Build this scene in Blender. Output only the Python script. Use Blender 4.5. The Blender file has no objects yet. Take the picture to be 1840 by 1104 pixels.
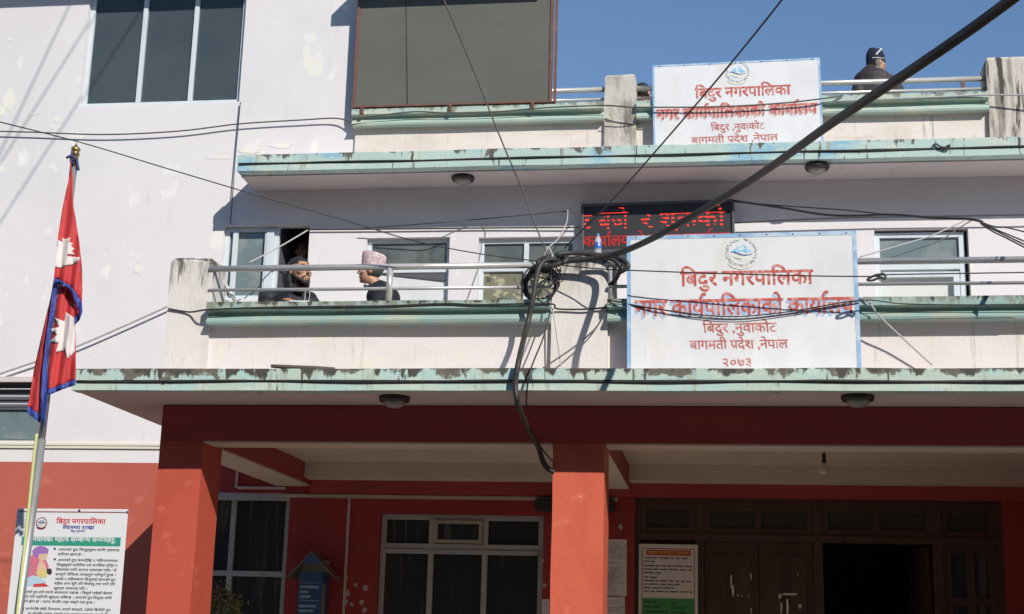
import bpy, bmesh, math, random
from mathutils import Vector, Matrix, noise as mnoise
rnd = random.Random(7)
SC = bpy.context.scene
COL = SC.collection

# ------------------------------------------------------------------ camera
FPX, IW, IH, CZ = 2590.9, 1840.0, 1104.0, 1.6
TH, PS, RO = math.radians(13.3036), math.radians(-8.46894), math.radians(1.54282)
FW = Vector((math.sin(PS)*math.cos(TH), math.cos(PS)*math.cos(TH), math.sin(TH)))
R0 = Vector((math.cos(PS), -math.sin(PS), 0)); U0 = R0.cross(FW)
RT = R0*math.cos(RO) + U0*math.sin(RO); UP = -R0*math.sin(RO) + U0*math.cos(RO)
CAMP = Vector((0, 0, CZ))
cd = bpy.data.cameras.new('camera'); cam = bpy.data.objects.new('camera', cd); COL.objects.link(cam)
cd.sensor_width = 36; cd.lens = FPX/IW*36; cd.clip_start = .05; cd.clip_end = 2000
cam.matrix_world = Matrix(((RT.x, UP.x, -FW.x, 0), (RT.y, UP.y, -FW.y, 0), (RT.z, UP.z, -FW.z, CZ), (0, 0, 0, 1)))
SC.camera = cam

# ------------------------------------------------------------------ sky, sun, exposure
SUN = Vector((.72, -1, .75))
w = bpy.data.worlds.new('World'); SC.world = w; w.use_nodes = True
nt = w.node_tree; bg = nt.nodes['Background']
sky = nt.nodes.new('ShaderNodeTexSky'); sky.sky_type = 'NISHITA'; sky.sun_disc = False
sky.sun_elevation = math.atan2(SUN.z, math.hypot(SUN.x, SUN.y)); sky.sun_rotation = math.atan2(SUN.x, SUN.y)
sky.altitude = 600; sky.air_density = 1.15; sky.dust_density = 0.; sky.ozone_density = 4.6
nt.links.new(sky.outputs[0], bg.inputs[0]); bg.inputs[1].default_value = .12
sl = bpy.data.lights.new('sun', 'SUN'); sl.energy = 4.3; sl.angle = math.radians(.5); sl.color = (1, .95, .88)
so = bpy.data.objects.new('sun', sl); COL.objects.link(so); so.location = (20, -25, 25)
so.rotation_euler = SUN.to_track_quat('Z', 'Y').to_euler()
SC.view_settings.view_transform = 'Standard'; SC.view_settings.look = 'None'
SC.view_settings.exposure = 0; SC.view_settings.gamma = 1

# ------------------------------------------------------------------ pixel to world on a real depth plane
def at(x, y, Y):
    d = RT*(x-IW/2) - UP*(y-IH/2) + FW*FPX
    return CAMP + d*(Y/d.y)
def atz(x, y, Z):
    d = RT*(x-IW/2) - UP*(y-IH/2) + FW*FPX
    return CAMP + d*((Z-CZ)/d.z)

# ------------------------------------------------------------------ materials
MATS = {}
def mat(name, col, rough=.7, layers=(), bump=0., bscale=60., metal=0., spec=.5, emit=None, estr=0., alpha=None, trans=0., coat=0.):
    """layers: (colour, scale xyz, lo, hi, detail, zr) - each is dirt, wear, pattern or a painted tone mixed over the base"""
    m = bpy.data.materials.new(name); m.use_nodes = True; n = m.node_tree.nodes; L = m.node_tree.links
    b = n['Principled BSDF']
    b.inputs['Base Color'].default_value = (*col, 1); b.inputs['Roughness'].default_value = rough
    b.inputs['Metallic'].default_value = metal; b.inputs['Specular IOR Level'].default_value = spec
    if trans: b.inputs['Transmission Weight'].default_value = trans
    if alpha is not None: b.inputs['Alpha'].default_value = alpha
    if coat: b.inputs['Coat Weight'].default_value = coat
    if emit:
        b.inputs['Emission Color'].default_value = (*emit, 1); b.inputs['Emission Strength'].default_value = estr
    if layers or bump:
        tc = n.new('ShaderNodeTexCoord')
    prev = None
    for k, ly in enumerate(layers):
        c, scl, lo, hi = ly[:4]; det = ly[4] if len(ly) > 4 else 6; zr = ly[5] if len(ly) > 5 else None
        mp = n.new('ShaderNodeMapping'); mp.inputs['Scale'].default_value = scl
        mp.inputs['Location'].default_value = (k*13.7, k*5.1, k*3.3)
        L.new(tc.outputs['Object'], mp.inputs[0])
        nz = n.new('ShaderNodeTexNoise'); nz.inputs['Scale'].default_value = 1; nz.inputs['Detail'].default_value = det
        nz.inputs['Roughness'].default_value = .6
        L.new(mp.outputs[0], nz.inputs[0])
        src = nz.outputs[0]
        if zr:
            sp = n.new('ShaderNodeSeparateXYZ'); L.new(tc.outputs['Object'], sp.inputs[0])
            mr = n.new('ShaderNodeMapRange'); mr.inputs['From Min'].default_value = zr[0]; mr.inputs['From Max'].default_value = zr[1]
            mr.inputs['To Min'].default_value = zr[2]; mr.inputs['To Max'].default_value = zr[3]
            L.new(sp.outputs[2], mr.inputs[0])
            ad = n.new('ShaderNodeMath'); ad.operation = 'ADD'; L.new(src, ad.inputs[0]); L.new(mr.outputs[0], ad.inputs[1])
            src = ad.outputs[0]
        rp = n.new('ShaderNodeMapRange'); rp.interpolation_type = 'SMOOTHSTEP'
        rp.inputs['From Min'].default_value = lo; rp.inputs['From Max'].default_value = hi
        L.new(src, rp.inputs[0])
        mx = n.new('ShaderNodeMix'); mx.data_type = 'RGBA'
        L.new(rp.outputs[0], mx.inputs[0])
        if prev is None: mx.inputs[6].default_value = (*col, 1)
        else: L.new(prev, mx.inputs[6])
        mx.inputs[7].default_value = (*c, 1)
        prev = mx.outputs[2]
    if prev: L.new(prev, b.inputs['Base Color'])
    if bump:
        nb = n.new('ShaderNodeTexNoise'); nb.inputs['Scale'].default_value = bscale; nb.inputs['Detail'].default_value = 5
        L.new(tc.outputs['Object'], nb.inputs[0])
        bp = n.new('ShaderNodeBump'); bp.inputs['Strength'].default_value = bump; bp.inputs['Distance'].default_value = .02
        L.new(nb.outputs[0], bp.inputs['Height']); L.new(bp.outputs[0], b.inputs['Normal'])
    MATS[name] = m
    return m
BLK = (.035, .035, .03)
pink = mat('pink_plaster', (.745, .712, .706), .85, [((.69, .66, .655), (.8, .8, .5), .45, .7), ((.82, .79, .74), (2.2, 2.2, 1.4), .60, .66, 5),
        ((.80, .79, .66), (1.1, 1.1, .9), .655, .70, 6), ((.66, .62, .64), (9, 9, 1.2), .60, .80), ((.5, .47, .46), (14, 14, 14), .74, .78, 2)], .10, 30)
cream = mat('weathered_plaster', (.74, .68, .66), .9, [((.70, .64, .58), (2, 2, 3), .45, .7), ((.74, .70, .55), (3, 3, 5), .55, .7),
        ((.46, .42, .36), (14, 14, 1.3), .58, .78), ((.36, .33, .27), (6, 6, 4), .54, .68, 8, (3.64, 3.85, .08, -.16)), ((.22, .20, .17), (20, 20, 3), .62, .72, 6, (3.64, 3.8, .06, -.12)), ((.25, .23, .2), (30, 30, 30), .73, .82, 3)], .14, 40)
cream2 = mat('terrace_plaster', (.74, .67, .60), .9, [((.66, .60, .52), (2, 2, 3), .45, .7), ((.58, .51, .43), (1.5, 1.5, 8), .52, .75), ((.30, .27, .22), (8, 8, 4), .56, .68, 8, (6.55, 6.85, .10, -.14)),
        ((.34, .31, .26), (15, 15, 1.6), .58, .78)], .14, 40)
pier_m = mat('pier_plaster', (.72, .675, .625), .92, [((.65, .61, .55), (4, 4, 2), .45, .65), ((.36, .34, .29), (9, 9, 1.5), .52, .72, 7, (4.0, 4.75, -.14, .11)),
        ((.11, .10, .085), (14, 14, 2.), .55, .66, 8, (4.3, 4.75, -.2, .11))], .2, 35)
pier2_m = mat('terrace_pier_plaster', (.58, .54, .47), .92, [((.40, .37, .31), (6, 6, 4), .42, .62, 8), ((.17, .155, .13), (9, 9, 1.6), .50, .68, 8),
        ((.74, .69, .60), (8, 8, 3), .60, .72)], .28, 35)
pier3_m = mat('stained_pier_plaster', (.60, .54, .46), .92, [((.25, .23, .19), (6, 6, .8), .50, .60, 8), ((.075, .07, .056), (9, 9, 1.1), .53, .60, 9),
        ((.70, .64, .56), (12, 12, 2), .62, .72)], .28, 35)
MINT = (.50, .61, .50)
MOLD = (.075, .066, .052)
mint = mat('mint_canopy_paint', MINT, .8, [((.45, .62, .58), (1.3, 1.3, 4), .48, .62), ((.60, .66, .56), (3, 3, 9), .56, .68), ((.40, .43, .34), (11, 11, 1.6), .55, .70, 5),
        ((.15, .135, .10), (5, 5, 5), .56, .62, 9, (3.47, 3.64, -.20, .135)), (MOLD, (9, 9, 3.2), .57, .63, 9, (3.47, 3.64, -.20, .125)), ((.10, .09, .07), (17, 17, 1.8), .60, .66, 6, (3.47, 3.64, -.02, .02))], .2, 50)
mint2 = mat('mint_slab_paint', (.46, .60, .54), .8, [((.27, .50, .60), (1.0, 1.0, 2), .53, .60), ((.58, .64, .54), (2.5, 2.5, 8), .53, .66), ((.36, .40, .33), (10, 10, 1.8), .55, .70),
        ((.13, .12, .095), (8, 8, 4), .61, .67, 8, (6.38, 6.55, -.18, .09)), ((.10, .09, .07), (18, 18, 2), .63, .69, 6)], .2, 50)
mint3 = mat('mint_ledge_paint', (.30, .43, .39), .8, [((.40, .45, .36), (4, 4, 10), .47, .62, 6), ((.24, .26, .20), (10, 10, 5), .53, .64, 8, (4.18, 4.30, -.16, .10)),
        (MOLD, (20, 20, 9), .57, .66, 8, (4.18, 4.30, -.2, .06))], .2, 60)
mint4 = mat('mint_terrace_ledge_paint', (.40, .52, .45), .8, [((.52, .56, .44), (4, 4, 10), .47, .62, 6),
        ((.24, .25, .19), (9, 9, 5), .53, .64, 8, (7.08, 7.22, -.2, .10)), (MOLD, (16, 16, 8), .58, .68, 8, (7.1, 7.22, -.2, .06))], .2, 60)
soff = mat('soffit_plaster', (.64, .57, .55), .9, [((.56, .50, .49), (1, 1, 1), .45, .7), ((.46, .40, .38), (3, 3, 3), .6, .8)], .07, 30)
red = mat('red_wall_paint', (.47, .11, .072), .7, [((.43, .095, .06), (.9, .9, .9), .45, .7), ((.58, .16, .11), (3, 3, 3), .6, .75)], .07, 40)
redp = mat('red_pillar_paint', (.62, .125, .065), .45, [((.55, .10, .055), (2.5, 2.5, 1.2), .45, .7), ((.68, .17, .10), (5, 5, 7), .58, .72), ((.72, .52, .40), (20, 20, 26), .745, .765, 3)], .12, 45)
redl = mat('deepened_pillar_red', (.50, .085, .05), .6, [((.45, .075, .045), (2.5, 2.5, 1.2), .45, .7), ((.56, .12, .075), (5, 5, 7), .58, .72), ((.72, .52, .40), (20, 20, 26), .755, .775, 3)], .1, 45)  # deeper red stands in for the camera's darker local exposure, not another coat
redb = mat('shaded_beam_red', (.40, .058, .05), .6, [((.35, .05, .044), (1, 1, 2), .45, .7)], .07, 40)  # pillar red darkened: the shade under the canopy is put into the colour
redw = mat('shaded_porch_red', (.34, .05, .048), .75, [((.29, .042, .04), (1, 1, 1), .45, .7), ((.40, .08, .07), (4, 4, 4), .64, .76)], .07, 40, spec=.2)  # darker copy of the wall red with the porch shade mixed in
ceilm = mat('porch_ceiling_paint', (.62, .55, .45), .85, [((.56, .49, .40), (1, 1, 1), .45, .7)], .1, 30)
trimm = mat('cream_conduit', (.72, .68, .55), .5)
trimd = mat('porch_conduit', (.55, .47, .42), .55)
alu = mat('window_frame_paint', (.63, .69, .71), .4, [((.54, .59, .61), (6, 6, 3), .5, .75)])
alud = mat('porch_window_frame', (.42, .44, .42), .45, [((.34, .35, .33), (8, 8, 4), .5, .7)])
aluc = mat('beige_vent_frame', (.42, .37, .28), .5)
glass = mat('dusty_reflection_glass', (.055, .072, .082), .06, [((.075, .09, .095), (.8, .8, .8), .4, .7), ((.5, .52, .52), (9, 9, 5), .755, .77, 2)], spec=.35)  # grey-teal reflection put into the pane colour, pale specks over it
glassb = mat('balcony_glass', (.10, .12, .115), .08, [((.15, .165, .15), (2, 2, 3), .42, .65), ((.055, .06, .06), (3, 3, 1.5), .55, .7)], spec=.4)
glassg = mat('grey_reflecting_glass', (.16, .21, .22), .08, [((.24, .28, .26), (2, 2, 4), .5, .62), ((.12, .15, .16), (5, 5, 1), .58, .7)], spec=.4)
glassc = mat('curtained_glass', (.20, .20, .145), .1, [((.42, .39, .25), (7, 7, 6), .5, .56, 2), ((.10, .105, .085), (9, 9, 7), .58, .64, 3)], spec=.4)
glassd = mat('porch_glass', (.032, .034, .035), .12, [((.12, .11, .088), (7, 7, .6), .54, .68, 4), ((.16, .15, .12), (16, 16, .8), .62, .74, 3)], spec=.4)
white_panel = mat('white_door_panel', (.70, .72, .70), .35, [((.60, .63, .63), (1, 1, .4), .45, .6)])
frost = mat('frosted_pane', (.70, .72, .66), .25, [((.62, .65, .60), (2, 2, 1), .45, .65)])
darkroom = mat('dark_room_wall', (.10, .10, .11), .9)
wood = mat('dark_brown_wood', (.085, .045, .032), .5, [((.055, .03, .022), (30, 30, 1.2), .45, .7), ((.11, .06, .035), (6, 6, 2), .58, .75)], .15, 60)
woodg = mat('transom_glass', (.045, .045, .035), .25)
steel = mat('stainless_steel', (.70, .67, .62), .27, [((.56, .52, .48), (20, 20, 20), .5, .8)], metal=.45)
rust = mat('rusty_steel', (.16, .075, .05), .7, [((.25, .11, .07), (9, 9, 9), .5, .7)])
net = mat('grey_shade_net', (.128, .127, .108), .95, [((.108, .107, .09), (1.5, 1.5, 2.5), .4, .7), ((.17, .172, .15), (300, 300, 300), .5, .62, 1), ((.10, .10, .085), (90, 90, 160), .62, .75, 1)], .3, 400)
netwire = mat('net_seam', (.05, .05, .045), .8)
cab = mat('black_cable_rubber', (.035, .03, .027), .55, [((.055, .047, .042), (15, 15, 15), .45, .7)])
cabg = mat('dusty_cable', (.10, .088, .08), .65, [((.15, .13, .12), (9, 9, 9), .45, .7)])
cabl = mat('pale_cable', (.45, .43, .42), .6)
cabw = mat('thin_dark_wire', (.05, .048, .05), .5)
sign_w = mat('white_sign_paint', (.76, .76, .755), .5, [((.69, .69, .69), (1.5, 1.5, 1), .45, .62), ((.70, .655, .56), (2.2, 2.2, .7), .57, .74, 7), ((.60, .59, .57), (16, 16, 1.4), .62, .78), ((.35, .33, .30), (22, 22, 22), .76, .79, 2)], .05, 10)
sign_b = mat('sky_blue_border', (.27, .45, .66), .6, [((.50, .62, .72), (5, 5, 5), .46, .62, 7)])
let_r = mat('red_sign_lettering', (.52, .085, .06), .6, [((.66, .30, .25), (22, 22, 12), .48, .60, 5), ((.70, .55, .50), (34, 34, 26), .62, .68, 4)])
let_r2 = mat('faded_red_lettering', (.50, .14, .11), .55, [((.66, .40, .36), (14, 14, 9), .5, .68, 3)])
let_b = mat('pale_blue_lettering_shade', (.38, .55, .78), .55, [((.6, .7, .8), (12, 12, 9), .5, .7)])
let_s = mat('faded_pink_lettering_shade', (.62, .42, .40), .55)
em_g = mat('emblem_grey_green', (.40, .44, .36), .6); em_c = mat('emblem_cream', (.74, .73, .62), .6)
em_b = mat('emblem_blue', (.22, .52, .72), .6, [((.5, .7, .8), (25, 25, 25), .45, .6)]); em_n = mat('emblem_navy', (.06, .12, .24), .6)
em_r = mat('emblem_maroon', (.25, .04, .04), .6)
flagr = mat('red_flag_cloth', (.56, .045, .045), .7, [((.48, .035, .038), (6, 6, 2), .45, .7)], .1, 200)
flagb = mat('blue_flag_border', (.045, .075, .34), .65, [((.03, .045, .2), (25, 25, 40), .5, .65)])
flagw = mat('white_flag_cloth', (.74, .68, .65), .75, [((.68, .62, .6), (8, 8, 4), .45, .7)])
brass = mat('dull_brass', (.42, .30, .12), .35, metal=.8)
polem = mat('galvanised_pole', (.42, .42, .40), .4, [((.33, .33, .31), (8, 8, 3), .45, .7)], metal=.5)
rope_m = mat('yellow_green_rope', (.60, .62, .26), .8)
navyrope = mat('navy_tie', (.05, .06, .18), .8)
ledm = mat('red_led', (.3, .01, .01), .4, emit=(1, .05, .025), estr=1.15)
ledd = mat('dim_red_led', (.25, .01, .01), .4, emit=(.8, .03, .02), estr=.55)
ledc = mat('display_casing', (.075, .075, .082), .45); leds = mat('display_face', (.022, .022, .024), .5)
lampd = mat('lamp_rim', (.03, .03, .03), .4); lampg = mat('frosted_lamp_glass', (.30, .29, .24), .35, coat=.3)
bulbm = mat('unlit_bulb_glass', (.62, .58, .5), .25)
skin = mat('skin', (.47, .245, .15), .5, [((.40, .20, .12), (30, 30, 30), .45, .7)])
skin_l = mat('light_skin', (.45, .25, .16), .5)
skin_d = mat('dim_skin', (.46, .24, .16), .55)
hairm = mat('black_hair', (.018, .016, .016), .6); hairg = mat('grey_black_hair', (.06, .058, .056), .65)
jack = mat('navy_black_jacket', (.012, .013, .017), .6, [((.026, .027, .033), (7, 7, 16), .48, .62)], .5, 26, spec=.35)
suit = mat('charcoal_suit', (.018, .021, .026), .8, [((.036, .039, .044), (8, 8, 5), .5, .66)], .4, 25, spec=.3)
jack2 = mat('dark_brown_jacket', (.035, .026, .028), .7, [((.06, .048, .046), (9, 9, 7), .48, .68)], .35, 20)
trous = mat('dark_trousers', (.03, .03, .035), .8)
beanie = mat('dark_blue_beanie', (.012, .014, .035), .9); beanie_s = mat('pale_stripe', (.55, .55, .52), .9)
topi = mat('patterned_topi', (.60, .44, .44), .85, [((.36, .14, .15), (60, 60, 60), .56, .62, 3), ((.75, .68, .66), (40, 40, 40), .56, .62, 3)])
scarf = mat('grey_green_scarf', (.16, .16, .13), .9)
eyem = mat('dark_eye', (.012, .01, .01), .3); shirt = mat('white_shirt', (.7, .7, .72), .8)
paper = mat('white_paper', (.74, .75, .78), .7); paperd = mat('porch_paper', (.72, .68, .68), .8, [((.52, .48, .48), (6, 6, 6), .45, .7)])
ink = mat('black_ink', (.03, .03, .035), .7); inkg = mat('grey_ink', (.26, .24, .25), .8)
pred = mat('poster_red', (.60, .05, .05), .6); pblue = mat('poster_blue', (.05, .06, .34), .6)
pgreen = mat('poster_green', (.03, .30, .21), .6); pwhite = mat('poster_white', (.74, .74, .74), .55)
bgreen = mat('board_green', (.06, .30, .08), .6); borange = mat('board_orange_red', (.55, .10, .04), .6); byell = mat('board_yellow', (.66, .42, .08), .6)
bwhite = mat('board_cream', (.74, .69, .62), .6)
purple = mat('print_purple', (.34, .16, .45), .6); pinkc = mat('print_pink', (.62, .17, .25), .6); skinp = mat('print_skin', (.70, .48, .34), .6)
ltblue = mat('print_light_blue', (.45, .62, .72), .6); yell = mat('print_yellow', (.70, .55, .22), .6)
boxb = mat('complaint_box_blue', (.025, .09, .19), .5); boxc = mat('complaint_box_cream', (.34, .32, .25), .6); boxr = mat('complaint_box_roof', (.035, .10, .25), .5, [((.10, .20, .36), (8, 8, 8), .5, .7)])
boxt = mat('box_lettering', (.45, .58, .66), .6); boxe = mat('box_roof_edge', (.17, .15, .13), .6); boxs = mat('box_side_label', (.36, .27, .22), .7)
leaf = mat('olive_leaf', (.19, .19, .07), .6, [((.12, .14, .045), (20, 20, 20), .45, .65), ((.28, .25, .11), (12, 12, 12), .58, .7)]); stem_m = mat('stem', (.12, .10, .05), .8)
potm = mat('clay_pot', (.30, .12, .07), .8)
petm = mat('bottle_plastic', (.74, .77, .80), .1, trans=.55); lblm = mat('blue_bottle_label', (.04, .17, .55), .4); capm = mat('blue_cap', (.10, .32, .66), .4)
stick_m = mat('weathered_bamboo', (.10, .09, .06), .8)
asph = mat('street_ground', (.30, .26, .215), .9, [((.25, .22, .185), (.5, .5, .5), .45, .7), ((.35, .30, .25), (3, 3, 3), .58, .75)], .3, 20)
OPH = 11.2  # height of the unseen house row, set by the fill light it blocks
OPP = mat('opposite_plaster', (.22, .20, .18), .9)
paving = mat('porch_floor', (.40, .35, .29), .8)
boxdk = mat('black_plastic', (.025, .025, .028), .5)
chip = mat('bare_plaster', (.48, .42, .38), .9)

# ------------------------------------------------------------------ mesh building helpers
class MB:
    def __init__(s): s.v = []; s.f = []; s.m = []; s.sm = []; s.cur = 0; s.smooth = False
    def add(s, vs, fs):
        o = len(s.v); s.v += [tuple(p) for p in vs]
        for f in fs: s.f.append([o+i for i in f]); s.m.append(s.cur); s.sm.append(s.smooth)
    def box(s, x0, x1, y0, y1, z0, z1):
        x0, x1 = min(x0, x1), max(x0, x1); y0, y1 = min(y0, y1), max(y0, y1); z0, z1 = min(z0, z1), max(z0, z1)
        s.add([(x0, y0, z0), (x1, y0, z0), (x1, y1, z0), (x0, y1, z0), (x0, y0, z1), (x1, y0, z1), (x1, y1, z1), (x0, y1, z1)],
              [(0, 3, 2, 1), (4, 5, 6, 7), (0, 1, 5, 4), (1, 2, 6, 5), (2, 3, 7, 6), (3, 0, 4, 7)])
    def quad(s, a, b, c, d): s.add([a, b, c, d], [(0, 1, 2, 3)])
    def prof(s, prof, xs, jit=0., seed=0):
        """extrude a (Y, Z) outline along X; slight unevenness like hand-made concrete"""
        n = len(prof); vs = []
        for i, x in enumerate(xs):
            for k, (y, z) in enumerate(prof):
                a = mnoise.noise(Vector((x*1.3+seed, k*.37, seed)))*jit; b = mnoise.noise(Vector((x*1.1-seed, k*.21+9, seed)))*jit
                vs.append((x, y+a, z+b))
        fs = []
        for i in range(len(xs)-1):
            for k in range(n):
                k2 = (k+1) % n
                fs.append((i*n+k, i*n+k2, (i+1)*n+k2, (i+1)*n+k))
        fs.append(tuple(reversed(range(n)))); fs.append(tuple((len(xs)-1)*n+k for k in range(n)))
        s.add(vs, fs)
    def tube(s, pts, rad, n=8, smooth_path=True, sub=6):
        P = [Vector(p) for p in pts]; Rr = list(rad) if hasattr(rad, '__len__') else [rad]*len(P)
        if smooth_path and len(P) > 2:
            Q = []; RQ = []
            for i in range(len(P)-1):
                p0 = P[max(i-1, 0)]; p1 = P[i]; p2 = P[i+1]; p3 = P[min(i+2, len(P)-1)]
                for k in range(sub):
                    t = k/sub
                    Q.append(.5*((2*p1)+(-p0+p2)*t+(2*p0-5*p1+4*p2-p3)*t*t+(-p0+3*p1-3*p2+p3)*t**3)); RQ.append(Rr[i]*(1-t)+Rr[i+1]*t)
            Q.append(P[-1]); RQ.append(Rr[-1]); P, Rr = Q, RQ
        vs = []; N = len(P); ref = None
        for i, p in enumerate(P):
            d = (P[min(i+1, N-1)]-P[max(i-1, 0)])
            if d.length < 1e-9: d = Vector((0, 0, 1))
            d.normalize()
            if ref is None: ref = d.orthogonal().normalized()
            a = (ref - d*ref.dot(d));
            if a.length < 1e-6: a = d.orthogonal()
            a.normalize(); ref = a; b = d.cross(a)
            for k in range(n):
                t = 2*math.pi*k/n; vs.append(p+(a*math.cos(t)+b*math.sin(t))*Rr[i])
        fs = [(i*n+k, i*n+(k+1) % n, (i+1)*n+(k+1) % n, (i+1)*n+k) for i in range(N-1) for k in range(n)]
        fs += [tuple(reversed(range(n))), tuple((N-1)*n+k for k in range(n))]
        q = s.smooth; s.smooth = True; s.add(vs, fs); s.smooth = q
    def lathe(s, c, prof, n=24, axis='z', M=None):
        vs = []; c = Vector(c)
        for r, h in prof:
            for k in range(n):
                t = 2*math.pi*k/n; p = Vector((r*math.cos(t), r*math.sin(t), h))
                if axis == 'y': p = Vector((p.x, p.z, p.y))
                if M: p = M @ p
                vs.append(c+p)
        N = len(prof)
        fs = [(i*n+k, i*n+(k+1) % n, (i+1)*n+(k+1) % n, (i+1)*n+k) for i in range(N-1) for k in range(n)]
        fs += [tuple(reversed(range(n))), tuple((N-1)*n+k for k in range(n))]
        q = s.smooth; s.smooth = True; s.add(vs, fs); s.smooth = q
    def poly(s, pts, y0, y1=None):
        """flat outline in (x, z) facing -Y at y0, given thickness to y1"""
        n = len(pts)
        if sum(pts[i][0]*pts[(i+1) % n][1]-pts[(i+1) % n][0]*pts[i][1] for i in range(n)) < 0: pts = list(reversed(pts))
        if y1 is None: s.add([(x, y0, z) for x, z in pts], [tuple(range(n))]); return
        s.add([(x, y0, z) for x, z in pts]+[(x, y1, z) for x, z in pts],
              [tuple(range(n)), tuple(reversed(range(n, 2*n)))]+[(i, n+i, n+(i+1) % n, (i+1) % n) for i in range(n)])
    def build(s, name, mats, parent=None, bevel=0., loc=None, fix=True):
        me = bpy.data.meshes.new(name); me.from_pydata(s.v, [], s.f)
        if not isinstance(mats, (list, tuple)): mats = [mats]
        for m in mats: me.materials.append(m)
        me.polygons.foreach_set('material_index', s.m); me.polygons.foreach_set('use_smooth', s.sm)
        if fix:
            bm = bmesh.new(); bm.from_mesh(me); bmesh.ops.recalc_face_normals(bm, faces=bm.faces); bm.to_mesh(me); bm.free()
        me.update()
        o = bpy.data.objects.new(name, me); COL.objects.link(o)
        if parent: o.parent = parent
        if loc: o.location = loc
        if bevel:
            b = o.modifiers.new('soft edges', 'BEVEL'); b.width = bevel; b.segments = 2; b.limit_method = 'ANGLE'; b.angle_limit = .6
        return o
def tag(o, label, cat, group=None, kind=None):
    o['label'] = label; o['category'] = cat
    if group: o['group'] = group
    if kind: o['kind'] = kind
    return o
def empty(name, loc, label=None, cat=None, group=None, rot=None):
    o = bpy.data.objects.new(name, None); COL.objects.link(o); o.location = loc; o.empty_display_size = .1
    if rot: o.rotation_euler = rot
    if label: tag(o, label, cat, group)
    return o
def struct(o): o['kind'] = 'structure'; return o
def lin(a, b, n): return [a+(b-a)*i/n for i in range(n+1)]

# ------------------------------------------------------------------ Devanagari lettering from Blender's own built-in font
CONS = set('कखगघङचछजझञटठडढणतथदधनपफबभमयरलवशषसह'); VIR = '्'; MARKS = set('ािीुूृेैोौंँः')
STEM = set('खगघचजझञणतथधनपबभमयलवशषस')
def shape(t):
    """logical text -> drawing tokens: half forms '~', reph '^', rakar '/', i-matra moved left"""
    out = []; i = 0
    while i < len(t):
        c = t[i]
        if c not in CONS: out.append(c); i += 1; continue
        cl = []; reph = False
        if c == 'र' and i+2 < len(t) and t[i+1] == VIR and t[i+2] in CONS: reph = True; i += 2; c = t[i]
        while True:
            if i+2 < len(t) and t[i+1] == VIR and t[i+2] in CONS:
                if t[i+2] == 'र': cl += [t[i], '/']; i += 2; break
                cl.append('~'+t[i] if t[i] in STEM else t[i]+'_'); i += 2
            else: cl.append(t[i]); break
        i += 1
        if i < len(t) and t[i] == VIR: cl.append(VIR); i += 1
        if i < len(t) and t[i] == 'ि': cl.insert(0, 'ि'); i += 1
        while i < len(t) and t[i] in MARKS: cl.append(t[i]); i += 1
        if reph: cl.append('^')
        out += cl
    return out
GL = {}
def load_glyphs(chars, off):
    cur = []
    for ch in chars:
        row = []
        for body in (ch, 'न'+ch+'न', 'नन'):
            c = bpy.data.curves.new('g', 'FONT'); c.body = body; c.offset = off; c.resolution_u = 3
            o = bpy.data.objects.new('g', c); COL.objects.link(o); row.append(o)
        cur.append((ch, row))
    bpy.context.view_layer.update(); dg = bpy.context.evaluated_depsgraph_get()
    for ch, row in cur:
        me = row[0].evaluated_get(dg).to_mesh()
        vs = [(v.co.x, v.co.y) for v in me.vertices]; fs = [tuple(p.vertices) for p in me.polygons]
        row[0].evaluated_get(dg).to_mesh_clear()
        adv = row[1].dimensions.x-row[2].dimensions.x
        if off > .015 and (not fs or ch in 'शो'): vs, fs = GL[(ch, .012)][:2]
        GL[(ch, off)] = (vs, fs, adv)
    for ch, row in cur:
        for o in row:
            c = o.data; bpy.data.objects.remove(o); bpy.data.curves.remove(c)
ALLCH = 'कखगचछजञटठडणतथदधनपफबभमयरलवशषसहएउइईअआािीुूृेैोौंँ्ः।,०१२३४५६७८९():-'
for off in (0., .012, .022): load_glyphs(ALLCH, off)
def clip_tris(vs, fs, xmax):
    nv = []; nf = []
    for f in fs:
        P = [vs[i] for i in f]; Q = []
        for i in range(len(P)):
            a, b = P[i], P[(i+1) % len(P)]
            if a[0] <= xmax: Q.append(a)
            if (a[0]-xmax)*(b[0]-xmax) < 0:
                t = (xmax-a[0])/(b[0]-a[0]); Q.append((xmax, a[1]+(b[1]-a[1])*t))
        if len(Q) > 2: o = len(nv); nv += Q; nf.append(tuple(range(o, o+len(Q))))
    return nv, nf
def stem_x(vs):
    """left edge of a letter's right-hand vertical stem, read off its foot"""
    lo = [x for x, y in vs if y < .06]; return min([x for x in lo if x > max(lo)-.13] or [max(x for x, y in vs)-.12])
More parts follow.
